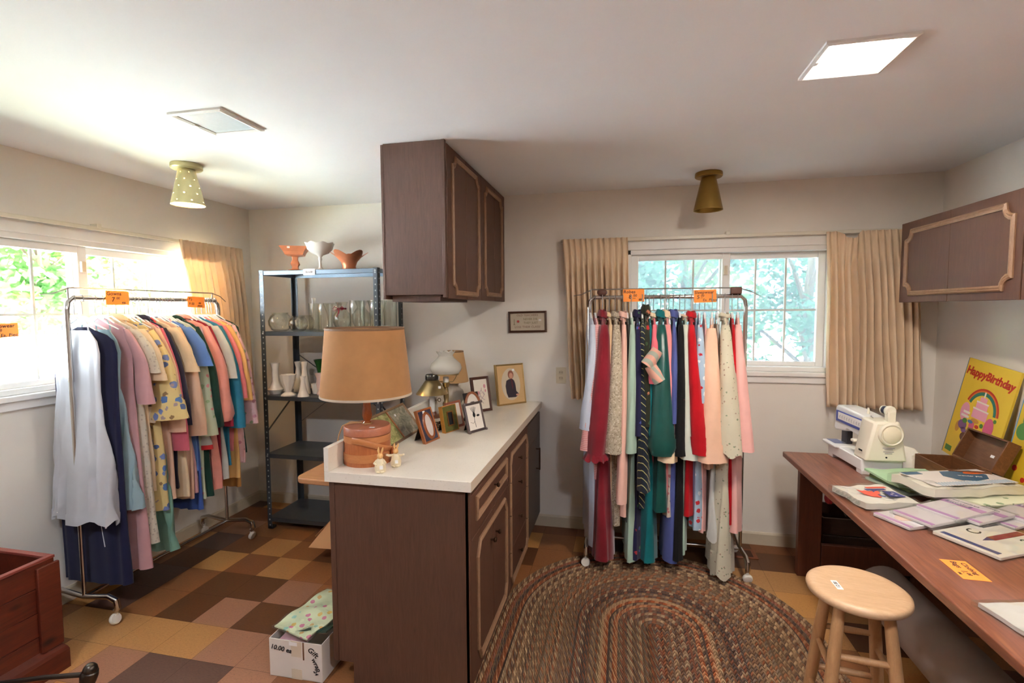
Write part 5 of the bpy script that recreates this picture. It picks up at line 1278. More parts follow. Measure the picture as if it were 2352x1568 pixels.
b = MB(); b.lathe([(0, 0), (.04, 0), (.042, .008), (.05, .015), (.070, .05), (.074, .075), (.062, .108), (.036, .132), (.03, .145), (.036, .158), (.036, .17), (.022, .182), (.012, .19), (0, .19)], 32); b.build('base', M('grey_glazed_ceramic', (176, 166, 152), .3, var=.08), t)
b = MB(); b.lathe([(.102, .168), (.103, .168), (.068, .378), (.066, .378)], 48, 0, None, False, False); b.lathe([(.067, .372), (.0695, .374), (.069, .380), (.066, .380)], 48, 1, None, False, False); b.build('lamp_shade', [cloth('plain_tan_shade', (214, 172, 122), .05, trans=.25), M('dark_trim_tape', (110, 78, 50), .7)], t, angle=60)
b = MB(); b.cyl((0, 0, .185), (0, 0, .24), .01, None, 10); b.ball((0, 0, .27), .025, 12); b.build('bulb', M('frosted_bulb', (225, 222, 214), .3), t)
t = thing('lamp_cord', 'loose brown lamp cord coiled on the counter behind the small frames', 'cord', (-.985, 2.66, CZ))
b = MB(); r = random.Random(4); b.tube([(.05 * math.cos(i * .7) * (1 + .25 * math.sin(i)), .06 * math.sin(i * .7), .006 + .0045 * (i % 5)) for i in range(40)], .003, 6); b.build('coil', M('brown_cord', (96, 66, 44), .6), t)

# ================================================================ COUNTER: FRAMES
blackv = M('black_easel_board', (26, 25, 27), .8)
def stand_frame(name, label, p, yaw, lean, w, h, d=.012, fw=.012, m=None, easel=True, roll=0):
    """p = middle of the bottom edge on the counter; the front looks along local -y"""
    t = thing(name, label, 'picture frame', p, 0, 'picture frames on the counter'); t.rotation_euler = (R(-lean), R(roll), R(yaw))
    fc = facing((0, 0, h / 2), (1, 0, 0), (0, -1, 0))
    if m:
        b = MB(); b.strip([(-w / 2, -h / 2), (w / 2, -h / 2), (w / 2, h / 2), (-w / 2, h / 2)], [(0, -d), (0, 0), (fw * .25, .003), (fw * .75, .001), (fw, -.004), (fw, -d)], True, 0, fc); b.build('frame', m, t, smooth=False)
    if easel:
        ln = h * .72; a = R(22 + lean)
        b = MB(); b.add([(-.02, d + .001, ln), (.02, d + .001, ln), (.03, d + .001 + ln * math.tan(a) * .8, .006), (-.03, d + .001 + ln * math.tan(a) * .8, .006), (-.02, d + .005, ln), (.02, d + .005, ln), (.03, d + .005 + ln * math.tan(a) * .8, .006), (-.03, d + .005 + ln * math.tan(a) * .8, .006)], [(0, 1, 2, 3), (7, 6, 5, 4), (0, 4, 5, 1), (1, 5, 6, 2), (2, 6, 7, 3), (3, 7, 4, 0)])
        b.box(-w / 2 + .002, w / 2 - .002, d - .002, d + .001, .004, h - .004); b.build('easel_back', blackv, t)
    return t, fc
def pic(t, fc, poly, z, m, name='picture', z0=-.006):
    b = MB(); b.prism(poly, z0, z, 0, fc); return b.build(name, m, t, smooth=False)
R4 = lambda w, h, cx=0, cy=0: [(cx - w / 2, cy - h / 2), (cx + w / 2, cy - h / 2), (cx + w / 2, cy + h / 2), (cx - w / 2, cy + h / 2)]
paper = M('cream_paper', (226, 214, 196), .7, var=.03)
# portrait of a seated woman in an oval mat
t, fc = stand_frame('picture_frame', 'large gold frame with an oval portrait of a woman in a dark jacket', (-.746, 3.393, CZ), 46, 9, .236, .285, .016, .012, M('gold_metal_frame', (190, 156, 96), .3, .8))
mt_ = pic(t, fc, R4(.214, .263), .000, M('tan_photo_mat', (206, 168, 116), .6, var=.06), 'mat')
pic(mt_, fc, ellipse(.078, .112, 40), .0012, M('pale_photo_backdrop', (206, 190, 164), .6, var=.04), 'photo', 0)
skin = M('skin_tone', (206, 150, 124), .6); jack = M('dark_plum_jacket', (52, 42, 52), .7); hair_ = M('auburn_hair', (150, 92, 72), .8)
pb = MB(); pb.prism(ellipse(.024, .030, 24, .004, .066), .0012, .0018, 1, fc); pb.prism([(-.012, .036), (-.036, .026), (-.046, -.01), (-.042, -.06), (-.030, -.092), (.030, -.094), (.056, -.082), (.058, -.070), (.040, -.052), (.036, .0), (.028, .024), (.014, .036)], .0012, .0020, 2, fc)
pb.prism(ellipse(.0155, .021, 22, .005, .058), .0012, .0024, 0, fc); pb.prism([(.0, .04), (.012, .04), (.016, -.02), (.010, -.04)], .0012, .0024, 3, fc); pb.prism(ellipse(.014, .007, 14, .048, -.078), .0012, .0026, 0, fc)
pb.build('printed_woman', [skin, hair_, jack, M('maroon_blouse', (92, 38, 46), .7)], mt_, smooth=False)
b = MB(); b.prism(R4(.018, .014, .028, .098), .0012, .0022, 0, fc); b.build('price_sticker', MATS['white_sticker'], t)
# dark wood frame with a floral sketch
t, fc = stand_frame('picture_frame', 'dark wooden frame with a pink floral sketch left of the portrait', (-.877, 3.115, CZ), 50, 13, .140, .230, .014, .020, M('dark_stained_wood', (74, 38, 24), .4, var=.12))
pp = pic(t, fc, R4(.104, .194), -.002, paper)
b = MB(); r = random.Random(9)
for i in range(7):
    x, y = r.uniform(-.035, .035), r.uniform(-.02, .06); b.tube([fc @ V((x, y, -.0015)), fc @ V((x + r.uniform(-.02, .02), y - .02, -.0015)), fc @ V((x + r.uniform(-.03, .03), y - .05, -.0015))], .0012, 5)
b.build('sketch_lines', M('mauve_ink', (140, 110, 130), .7), pp)
b = MB()
for x, y, s in ((.03, .05, .014), (.034, .02, .010), (-.02, .01, .012)): b.prism(ellipse(s * .6, s, 12, x, y), -.002, -.0012, 0, fc)
b.build('sketch_blooms', M('pink_wash', (206, 140, 146), .7), pp)
# silver frame
pew = M('pewter_metal', (120, 108, 108), .32, .85, var=.12)
t, fc = stand_frame('picture_frame', 'ornate pewter frame with a black flower sketch nearest the counter front', (-.764, 2.592, CZ), 64, 15, .140, .162, .012, .015, pew)
pp = pic(t, fc, R4(.112, .134), -.002, M('white_paper', (222, 214, 204), .7, var=.02))
b = MB(); b.prism(ellipse(.010, .013, 14, -.004, .012), -.002, -.0008, 0, fc); b.prism(ellipse(.012, .006, 12, .026, .006), -.002, -.0008, 0, fc)
b.tube([fc @ V(q) for q in ((-.004, .01, -.0014), (-.008, -.02, -.0014), (-.004, -.055, -.0014))], .0012, 5); b.tube([fc @ V(q) for q in ((-.040, -.024, -.0014), (-.02, -.032, -.0014), (-.008, -.022, -.0014))], .0009, 5)
for a in range(60, 130, 12): b.tube([fc @ V((-.004, .015, -.0014)), fc @ V((-.004 + .042 * math.cos(R(a)), .015 + .042 * math.sin(R(a)), -.0014))], .0008, 5)
b.build('flower_silhouette', M('black_print', (24, 22, 24), .7), pp)
b = MB()
for x in (-1, 1):
    for y in (-1, 1): b.ball(tuple(fc @ V((x * .066, y * .077, .002))), .0095, 10)
b.ball(tuple(fc @ V((0, .079, .002))), .008, 10, 0, None, (2.4, .8, 1)); b.build('corner_ornaments', pew, t)
# oval wooden frame behind it
ow = wood('red_brown_oval_wood', (140, 80, 48), (170, 104, 66), (4, 4, 4), .35, 5, .03)
t, fc = stand_frame('picture_frame', 'oval red brown wooden frame behind the pewter frame', (-.835, 2.80, CZ), 58, 14, .120, .185, .012, .014, None)
b = MB(); b.strip(ellipse(.062, .093, 44), [(0, -.012), (0, .002), (.006, .006), (.014, 0), (.014, -.012)], True, 0, fc); b.build('frame', ow, t, angle=50)
pic(t, fc, ellipse(.05, .081, 40), -.004, M('white_paper', (222, 214, 204), .7, var=.02))
# pale wood frame behind the green one
t, fc = stand_frame('picture_frame', 'reddish wooden frame with a white photo between the green and pewter frames', (-.905, 2.665, CZ), 66, 14, .120, .150, .012, .015, wood('reddish_frame_wood', (150, 84, 60), (176, 108, 80), (4, 4, 4), .4, 5))
pic(t, fc, R4(.094, .134), -.002, M('white_paper', (222, 214, 204), .7, var=.02))
# green frame
t, fc = stand_frame('picture_frame', 'gold edged mossy green frame with a small dark window', (-.903, 2.568, CZ), 70, 11, .118, .145, .022, .006, M('gilt_wood', (190, 130, 56), .35, .3))
mo = pic(t, fc, R4(.108, .135), .000, M('mossy_green_panel', (96, 92, 40), .5, var=.3, vscale=40), 'panel')
b = MB(); b.strip(R4(.050, .080), [(0, 0), (0, .003), (.006, .003), (.006, 0)], True, 0, fc); b.build('inner_border', M('bronze_border', (140, 88, 40), .4, .4), mo, smooth=False)
pic(mo, fc, R4(.040, .070), .0008, M('black_print', (24, 22, 24), .7), 'window', 0)
# blue frame with an oval opening
t, fc = stand_frame('picture_frame', 'brown frame with a navy panel and oval opening, price sticker on top', (-.931, 2.352, CZ), 78, 19, .130, .172, .016, .012, wood('burnt_orange_wood', (150, 84, 40), (180, 108, 56), (5, 5, 5), .35, 5))
np_ = pic(t, fc, R4(.108, .150), .000, M('marbled_navy_panel', (52, 48, 66), .35, var=.25, vscale=40), 'panel')
b = MB(); b.strip([(x + .004, y - .002) for x, y in ellipse(.032, .060, 36)], [(0, 0), (.004, .004), (-.006, .006), (-.012, 0)], True, 0, fc); b.build('oval_border', M('glazed_brown_border', (140, 76, 40), .25), np_, angle=60)
pic(np_, fc, ellipse(.030, .058, 36, .002, -.002), .002, M('pearl_panel', (206, 192, 186), .3, var=.08, vscale=30), 'oval_panel', 0)
b = MB(); b.prism(R4(.018, .018, -.008, .066), 0, .0012, 0, fc); b.build('price_sticker', MATS['white_sticker'], t)
# double frame leaning on the upstand, tilted on its corner
t, fc = stand_frame('picture_frame', 'long wooden double frame with two green nature prints leaning on the upstand', (-1.086, 2.368, CZ), 91, 38, .445, .185, .016, .015, wood('drab_brown_frame', (122, 94, 66), (150, 118, 84), (4, 4, 4), .5, 5), easel=False)
b = MB(); b.prism(R4(.012, .16), -.006, .001, 0, fc); b.build('divider', MATS['burnt_orange_wood'], t, smooth=False)
nat = []
for nm, c1, sp in (('grey_green_print', (128, 124, 104), [(176, 164, 148), (86, 88, 76)]), ('yellow_green_print', (150, 146, 88), [(196, 190, 130), (84, 96, 60)])):
    k = NT(nm); v = k.coords(); k.bsdf(k.ramp(k.noise(v, 22, 6, .7, 1.2), [(.3, S(*sp[1])), (.5, S(*c1)), (.7, S(*sp[0]))]), .15); nat.append(k.m)
pic(t, fc, R4(.198, .157, .105, 0), -.002, nat[0]); pic(t, fc, R4(.198, .157, -.105, 0), -.002, nat[1])
b = MB(); b.prism(R4(.014, .012, .06, .045), -.002, 0, 0, fc); b.build('price_sticker', MATS['white_sticker'], t)
# two rabbit figurines
fig = M('ivory_resin', (222, 206, 172), .4, var=.06, vscale=60); figt = M('tan_resin', (214, 166, 104), .4, var=.1)
def figurine(label, x, y, yaw, s, arms):
    t = thing('rabbit_figurine', label, 'figurine', (x, y, CZ), R(yaw), 'rabbit figurines')
    b = MB(); b.lathe([(0, 0), (.018 * s, 0), (.020 * s, .006 * s), (.021 * s, .018 * s), (.017 * s, .034 * s), (.012 * s, .046 * s), (.010 * s, .050 * s), (0, .052 * s)], 20); b.ball((-.006 * s, -.014 * s, .004 * s), .008 * s, 10, 0, None, (1, 1.3, .6)); b.ball((.008 * s, -.014 * s, .004 * s), .008 * s, 10, 0, None, (1, 1.3, .6)); b.build('body', fig, t)
    b = MB(); b.ball((0, -.002 * s, .060 * s), .0115 * s, 14, 0, None, (.95, 1, 1)); b.ball((0, -.012 * s, .057 * s), .005 * s, 10)
    b.tube([(-.004 * s, 0, .068 * s), (-.006 * s, .002, .080 * s), (-.005 * s, .003, .092 * s)], [.003 * s, .0045 * s, .0015 * s], 8); b.tube([(.004 * s, 0, .068 * s), (.008 * s, .002, .080 * s), (.010 * s, .003, .090 * s)], [.003 * s, .0045 * s, .0015 * s], 8)
    b.build('head', figt, t)
    b = MB()
    for q in (-1, 1): b.tube([(q * .011 * s, 0, .044 * s), (q * (.020 if not arms else .024) * s, -.008 * s, (.034 if not arms else .044) * s), (q * (.012 if not arms else .034) * s, -.016 * s, (.030 if not arms else .050) * s)], [.0045 * s, .005 * s, .004 * s], 8)
    b.build('arms', fig, t)
    b = MB(); b.cbox((.006 * s, -.0205 * s, .022 * s), (.012 * s, .0012, .013 * s)); b.build('price_sticker', MATS['white_sticker'], t)
figurine('ivory rabbit figurine nearer the counter end beside the bucket lamp', -.968, 1.858, 20, 1.12, False)
figurine('ivory rabbit figurine with spread arms behind the other rabbit', -.940, 1.945, 15, 1.08, True)

# ================================================================ ON THE WORK TABLE
TZ = .722
cw = M('cream_machine_plastic', (228, 220, 200), .35, var=.02); cw2 = M('white_machine_plastic', (232, 230, 226), .35, var=.02)
t = thing('sewing_machine', 'white sewing machine with a blue striped arm at the far end of the table', 'sewing machine', (1.290, 3.035, TZ), R(4)); t.scale = (1.1, 1.1, 1.1)
b = MB()  # local y along the machine (-y = handwheel end), -x = operator side
b.prism(rrect(.180, .330, .012, 4), .018, .072); b.build('base', cw2, t, bev=.004)
b = MB()
for y in (-.140, .140):
    for x in (-.07, .07): b.box(x - .018, x + .018, y - .025, y + .025, 0, .022)
b.build('foot', cw2, t, bev=.003)
b = MB(); b.prism(rrect(.215, .150, .012, 4, .0, .120), .066, .078); b.build('free_arm_tray', cw2, t, bev=.003)
b = MB(); b.box(-.086, -.035, .10, .19, .0785, .0795); b.build('needle_plate', M('blue_grey_plate', (120, 128, 160), .4), t)
b = MB(); ring = lambda y, w0, w1, z0, z1, cx=0: [(cx - w0, y, z0), (cx + w0, y, z0), (cx + w1, y, z1), (cx - w1, y, z1)]
b.loft([ring(y, w0, w1, .072, z1) for y, w0, w1, z1 in ((-.190, .086, .050, .245), (-.180, .090, .056, .256), (-.09, .088, .056, .258), (-.08, .080, .052, .256))], True, True, True)
b.build('pillar', cw, t, bev=.008, seg=3)
b = MB(); b.loft([[(-.052, y, z0), (.050, y, z0), (.048, y, z1), (-.046, y, z1)] for y, z0, z1 in ((-.10, .150, .258), (.06, .165, .266), (.075, .150, .268), (.17, .135, .268), (.188, .145, .255))], True, True, True); b.build('arm', cw2, t, bev=.008, seg=3)
b = MB(); b.box(-.0555, -.050, -.105, .165, .185, .243); b.build('blue_panel', M('royal_blue_print', (58, 74, 160), .35), t, bev=.003)
b = MB(); b.box(-.0570, -.0552, -.080, .140, .200, .237); bp = b.build('stitch_chart', cw2, t, bev=.002)
b = MB()
for i in range(9): b.tube([(-.0574, -.068 + i * .023, .224), (-.0574, -.062 + i * .023, .216), (-.0574, -.066 + i * .023, .209)], .0008, 5)
b.build('stitch_marks', M('grey_print', (130, 128, 140), .6), bp)
b = MB(); b.lathe([(.05, 0), (.052, .004), (.052, .016), (.046, .022), (.042, .020), (.041, .017), (.0, .017)], 44, 0, T(.012, -.186, .200, 0, R(90))); b.build('handwheel', cw, t, angle=50)
b = MB(); b.lathe([(.038, .014), (.037, .022), (.033, .025), (0, .026)], 40, 0, T(.012, -.186, .200, 0, R(90))); b.build('wheel_hub', M('cream_hub', (222, 212, 186), .35), t)
b = MB(); b.box(-.040, -.008, .085, .135, .080, .150); b.build('needle_head', M('dark_grey_metal', (70, 70, 76), .35, .7), t, bev=.004)
b = MB(); b.cyl((-.024, .11, .08), (-.024, .11, .155), .0035, None, 8); b.prism(rrect(.03, .034, .008, 3, -.03, .105), .080, .086); b.cyl((-.035, .125, .082), (-.035, .125, .14), .004, None, 8); b.build('presser_foot', M('steel_presser', (140, 138, 136), .3, .9), t)
b = MB(); b.box(-.082, -.046, -.07, -.04, .128, .142); b.build('reverse_lever', cw, t, bev=.005)
b = MB(); b.cyl((.0, -.03, .262), (.0, -.03, .292), .006, .004, 12); b.build('spool_pin', cw, t)
b = MB(); b.box(.006, .040, -.182, -.150, .25, .300); b.cyl((.023, -.172, .302), (.023, -.152, .302), .024, None, 20); b.build('spool_bracket', cw, t, bev=.004)
b = MB(); b.cyl((.022, -.150, .300), (.022, -.122, .300), .018, None, 18); b.build('dark_spool', M('navy_thread', (40, 42, 66), .7), t)
b = MB(); b.cyl((.022, -.122, .300), (.022, -.117, .300), .021, None, 18); b.build('spool_cap', cw, t)
b = MB(); b.tube([(-.03, -.13, .262), (-.028, -.11, .265), (-.02, -.09, .263), (-.012, -.08, .262)], .0014, 6); b.build('thread_guide', MATS['steel_presser'], t)
fc = facing((.012, -.1905, 0), (1, 0, 0), (0, -1, 0))
b = MB(); b.lathe([(.004, 0), (.004, .002), (0, .003)], 10, 0, T(.0, -.190, .092, 0, R(90))); b.build('screw', dark_m, t)
b = MB()
for i, (z, w) in enumerate(((.135, .05), (.128, .034), (.118, .044), (.110, .03))): b.box(-w / 2 + .008, w / 2 + .008, -.1925, -.1905, z, z + .002)
b.build('rating_plate_lines', M('grey_print', (130, 128, 140), .6), t)
b = MB(); b.box(-.0905, -.089, -.165, -.135, .110, .118); b.build('switch', dark_m, t)
t = thing('machine_cover', 'cream plastic panel leaning behind the sewing machine', 'machine cover', (1.475, 2.985, TZ), R(-20))
b = MB(); b.prism([(-.10, 0.0), (.10, 0.0), (.105, .045), (.03, .115), (-.06, .135), (-.10, .10)], 0, .014, 0, facing((0, 0, 0), (1, 0, 0), (0, -1, .0)) @ MX.Rotation(R(-18), 4, 'X')); b.build('panel', cw, t, bev=.005)

# open wooden box with the lid up
bw = wood('walnut_box', (96, 58, 32), (134, 86, 52), (12, 1.5, 12), .4, 4, .05); bwi = wood('walnut_box_inside', (100, 66, 42), (128, 88, 60), (12, 1.5, 12), .55, 4, .05)
t = thing('wooden_box', 'open wooden box with its lid raised in front of the birthday poster', 'box', (1.578, 2.812, TZ))
b = MB(); w, d, h, e = .085, .140, .098, .008
b.box(-w, -w + e, -d, d, 0, h).box(w - e, w, -d, d, 0, h).box(-w + e, w - e, -d, -d + e, 0, h).box(-w + e, w - e, d - e, d, 0, h).box(-w, w, -d, d, 0, e); b.build('base', bw, t, bev=.0015)
b = MB()
for x in (-.06, -.03, 0, .03): b.cyl((x, -.03 + x, .008), (x, -.03 + x, .07), .003, None, 8)
b.box(-.085, .085, -.004, .004, .008, .05); b.build('thread_pegs', bwi, t)
lid = bpy.data.objects.new('lid', None)
L = T(w, 0, h, 0, 0, R(24)); ld = .055
b = MB(); b.box(-.008 + ld - .008, ld - .008, -d, d, 0, .160, 1, L); b.box(-.008, ld - .012, -d, -d + e, 0, .160, 0, L).box(-.008, ld - .012, d - e, d, 0, .160, 0, L).box(-.008, ld - .012, -d + e, d - e, .152, .160, 0, L).box(-.008, ld - .012, -d + e, d - e, 0, .008, 0, L)
bpy.data.objects.remove(lid); lid = b.build('lid', [bw, bwi], t, bev=.0015)
b = MB(); b.box(ld - .0175, ld - .016, -.045, -.022, .062, .075, 0, L); b.build('price_sticker', MATS['white_sticker'], lid)
b = MB()
for y in (-.09, .09): b.cyl(tuple(T(w, 0, h) @ V((0, y - .015, 0))), tuple(T(w, 0, h) @ V((0, y + .015, 0))), .004, None, 8)
b.build('hinge', MATS['brushed_brass'], t)

# posters leaning on the right wall
def poster(label, p, w, h, lean, base, edge, roll=0):
    t = thing('poster_board', label, 'poster'); d = (0, -1, 0); n = V((-math.cos(R(lean)), 0, math.sin(R(lean)))); up = V((math.sin(R(lean)), 0, math.cos(R(lean))))
    t.matrix_world = facing(p, d, n, up) @ MX.Rotation(R(roll), 4, 'Z')
    b = MB(); b.box(0, w, 0, h, -.010, 0, 0).box(-.0008, .004, 0, h, -.0105, .0006, 1); b.build('board', [base, edge], t, smooth=False); return t
yel = M('yellow_poster_print', (226, 190, 60), .45, var=.06, vscale=4); bl_ = M('blue_grey_edge', (104, 124, 140), .5)
t = poster('yellow Happy Birthday poster with a rainbow and balloons leaning on the right wall', (1.782, 3.265, TZ + .045), .385, .545, 8.5, yel, bl_, -6)
C_ = {n: M('print_' + n, c, .45, var=.03) for n, c in dict(red=(186, 44, 30), orange=(214, 110, 44), teal=(44, 120, 104), pink=(226, 156, 176), deep=(206, 92, 130), white=(228, 220, 208), brown=(96, 58, 40), purple=(126, 88, 130), blue=(70, 110, 160), green=(76, 130, 60), tan=(196, 140, 60)).items()}
text('lettering', 'Happy', .060, C_['red'], t, T(.088, .478, .0012, R(-2)), .15, bold=.002); text('lettering', 'Birthday', .060, C_['red'], t, T(.268, .470, .0012, R(-3)), .15, bold=.002)
def art(name, m, polys, z=.0008):
    b = MB()
    for p in polys: b.prism(p, 0, z)
    b.build(name, C_[m], t, smooth=False)
def arc(r0, r1, cx, cy, a0=15, a1=165, n=24): return [(cx + r1 * math.cos(R(a0 + (a1 - a0) * i / n)), cy + r1 * math.sin(R(a0 + (a1 - a0) * i / n))) for i in range(n + 1)] + [(cx + r0 * math.cos(R(a1 - (a1 - a0) * i / n)), cy + r0 * math.sin(R(a1 - (a1 - a0) * i / n))) for i in range(n + 1)]
art('rainbow_red', 'red', [arc(.118, .128, .20, .285, 5, 160)]); art('rainbow_orange', 'orange', [arc(.110, .118, .20, .285, 5, 160)]); art('rainbow_teal', 'teal', [arc(.092, .110, .20, .285, 5, 160)])
art('cake', 'pink', [R4(.11, .05, .20, .275), R4(.085, .04, .20, .318), R4(.05, .03, .20, .352)], .0012); art('cake_icing', 'white', [R4(.115, .008, .20, .300), R4(.09, .008, .20, .338), R4(.01, .03, .20, .382), R4(.06, .012, .10, .24), R4(.05, .012, .105, .262)], .0016)
art('icing_swirl', 'pink', [ellipse(.034, .05, 20, .088, .262)], .0010); art('balloon', 'deep', [ellipse(.034, .056, 24, .285, .225), ellipse(.02, .03, 18, .165, .205)], .0010); art('red_balloon', 'red', [ellipse(.026, .028, 24, .318, .150), ellipse(.014, .01, 14, .205, .21)], .0014)
art('small_balloon', 'blue', [ellipse(.014, .015, 18, .325, .195)], .0016); art('blue_bow', 'blue', [ellipse(.02, .009, 16, .15, .222)], .0016); art('flowers', 'purple', [ellipse(.034, .026, 18, .098, .19), ellipse(.02, .016, 14, .118, .165)], .0012); art('leaves', 'green', [ellipse(.018, .014, 14, .108, .215), R4(.05, .03, .045, .035), ellipse(.012, .012, 12, .235, .225), ellipse(.01, .01, 12, .315, .275)], .0014)
art('chocolates', 'brown', [ellipse(.030, .024, 18, .135, .13), ellipse(.034, .026, 18, .225, .135), ellipse(.018, .026, 16, .252, .165)], .0016); art('biscuits', 'tan', [ellipse(.03, .012, 16, .18, .235), ellipse(.016, .03, 16, .065, .17), ellipse(.012, .03, 16, .175, .165)], .0011); art('meringue', 'white', [ellipse(.04, .05, 20, .282, .105), ellipse(.016, .012, 14, .21, .165)], .0014)
t = poster('blue edged yellow poster partly out of view right of the Happy Birthday poster', (1.742, 2.760, TZ + .001), .40, .50, 11, M('deep_yellow_print', (206, 168, 40), .45, var=.1), M('sky_blue_edge', (90, 140, 176), .5))
art('green_foliage', 'green', [ellipse(.05, .07, 18, .08, .36), ellipse(.06, .05, 18, .16, .40), ellipse(.04, .04, 18, .05, .29)]); art('dark_band', 'teal', [R4(.3, .06, .18, .47)]); art('red_dots', 'red', [ellipse(.014, .014, 12, .06, .12), ellipse(.012, .012, 12, .12, .08)])

# fabric stacks and packets
def packet(name, label, cat, mx, w, l, th, m, seed, film=False, group=None, amp=.004):
    t = thing(name, label, cat, (0, 0, 0), 0, group); t.matrix_world = mx
    sheet('contents', w, l, m, MX.Identity(4), seed, amp, th=th, parent=t)
    if film: sheet('plastic_sleeve', w + .022, l + .022, plast, T(0, 0, -.0015), seed, amp, th=th + .004, parent=t)
    return t
mg = cloth('mint_green_fabric', (170, 204, 160), .05, gloss=.5); og = cloth('olive_green_fabric', (118, 136, 84), .08)
# A: stack of folded mint cloth, B: padded white pack on it
A = T(1.405, 2.715, TZ, R(16))
packet('folded_fabric', 'lowest folded mint fabric of the stack beside the sewing machine', 'folded fabric', A @ T(0, 0, .003), .37, .24, .010, cloth('pale_mint_fabric', (186, 204, 182), .05), 21, True, 'folded green fabrics', .003)
packet('folded_fabric', 'olive folded fabric in the middle of the green stack', 'folded fabric', A @ T(.01, 0, .018, R(2)), .36, .23, .010, og, 22, False, 'folded green fabrics', .003)
packet('folded_fabric', 'topmost mint fabric with a lifted corner of the green stack', 'folded fabric', A @ T(-.005, .01, .034, R(-3), R(3)), .37, .22, .010, mg, 23, False, 'folded green fabrics', .004)
packet('folded_fabric', 'cream and green printed fabric under the padded white pack', 'folded fabric', T(1.570, 2.505, TZ + .004, R(20)), .44, .16, .024, og, 24, True, 'folded green fabrics', .003)
packet('folded_fabric', 'cream printed fabric sheet on the olive pack below the padded pack', 'folded fabric', T(1.560, 2.500, TZ + .034, R(20)), .42, .15, .005, cloth('cream_green_print', (214, 214, 184), .04, .9, [(130, 150, 110)], 20, .22), 25, False, 'folded green fabrics', .002)
t = packet('batting_pack', 'padded white pack with a blue and orange printed label on the green stack', 'batting pack', T(1.470, 2.575, TZ + .050, R(21), R(1), R(1)), .46, .205, .036, cloth('white_batting', (236, 226, 208), .04), 26, True, None, .006)
lb = MB(); lb.box(-.200, .220, -.080, .095, .0415, .0430); lb_ = lb.build('label', M('pale_print_label', (222, 212, 204), .3, var=.03), t)
b = MB(); b.prism([(-.01, -.03), (.05, -.045), (.13, -.03), (.18, .02), (.16, .083), (.0, .083), (-.04, .03)], .0428, .0440); b.box(-.195, -.11, .062, .092, .0428, .044); b.build('blue_print', M('slate_blue_print', (58, 96, 122), .3), lb_)
b = MB(); b.prism(ellipse(.058, .018, 24, .150, .050), .0440, .0448, 0, MX.Identity(4)); b.build('orange_print', M('orange_print', (226, 104, 40), .35), lb_)
b = MB()
for i in range(26): b.box(-.165 + i * .0145, -.160 + i * .0145, -.078, -.042, .0428, .0437)
b.build('blue_stripes', M('pale_blue_print', (120, 160, 184), .35), lb_)
text('lettering', 'wonder pad', .020, MATS['white_paper'], lb_, T(.080, .012, .0446, R(-18)), .2)
t = packet('stars_pack', 'plastic packed white cloth with red and navy star print near the table edge', 'fabric pack', T(1.098, 2.465, TZ + .006, R(14)), .235, .215, .026, cloth('cream_cloth', (228, 218, 204), .04), 27, True, None, .006)
b = MB(); b.prism([(-.05, -.05), (-.015, -.062), (-.005, .01), (-.02, .005), (-.03, .02), (-.045, .015), (-.06, .03), (-.062, -.02)], .034, .0355); b.prism(arc(.012, .030, .02, -.02, 90, 200, 10), .034, .0355); b.box(.0, .09, .045, .062, .034, .0352); b.build('red_print', M('bright_red_print', (222, 84, 62), .4), t)
b = MB(); b.prism([(.03, -.055), (.09, -.062), (.085, .0), (.04, .01)], .034, .0355); b.prism(arc(.030, .042, .02, -.02, 90, 250, 12), .034, .0354); b.box(-.02, .07, .022, .038, .034, .0352); b.build('navy_print', M('navy_print', (48, 50, 112), .4), t)
b = MB()
for x, y in ((.05, -.035), (.066, -.02), (.058, -.05)):
    b.prism([(x + (.007 if i % 2 == 0 else .003) * math.cos(R(90 + 36 * i)), y + (.007 if i % 2 == 0 else .003) * math.sin(R(90 + 36 * i))) for i in range(10)], .0355, .0362)
b.build('white_stars', MATS['white_paper'], t)
b = MB(); r = random.Random(8)
for i in range(7): b.tube([(-.125 + r.uniform(-.01, .01), -.08 + .025 * i, .012), (-.118, -.07 + .025 * i, .022), (-.128, -.06 + .025 * i, .010)], .005, 6)
b.build('crumpled_film', plast, t)
# storage bag packets in a fanned row
lil = M('lilac_print', (190, 134, 186), .35, var=.04); bag = M('pale_lilac_card', (218, 206, 206), .35, var=.03)
def bagpack(label, mx, seed, th=.012, swatch=False):
    t = thing('storage_bag_packet', label, 'packet', (0, 0, 0), 0, 'storage bag packets'); t.matrix_world = mx
    b = MB(); b.prism(rrect(.150, .215, .006, 3), 0, th); b.build('card', bag, t, bev=.002)
    b = MB(); b.box(-.074, .074, .030, .062, th - .001, th + .0012); b.box(-.074, .074, -.106, -.088, th - .001, th + .0010); b.build('lilac_bands', lil, t, smooth=False)
    b = MB(); b.box(-.060, .030, .038, .056, th + .001, th + .0020); nb = b.build('name_box', M('violet_outline', (88, 70, 130), .4), t, smooth=False)
    text('lettering', 'STORAGE', .0165, MATS['white_paper'], nb, T(-.015, .047, th + .0022), 0, bold=.0004)
    text('lettering', 'SHOE STORAGE BAG', .010, M('grey_print', (130, 128, 140), .6), t, T(-.01, .080, th + .0008))
    if swatch: b = MB(); b.prism(ellipse(.030, .046, 20, 0, -.030), th - .001, th + .0012); b.build('picture', M('peach_picture', (222, 186, 160), .4, var=.05), t)
    sheet('plastic_sleeve', .164, .229, plast, T(0, 0, -.001), seed, .0012, th=th + .004, parent=t)
    return t
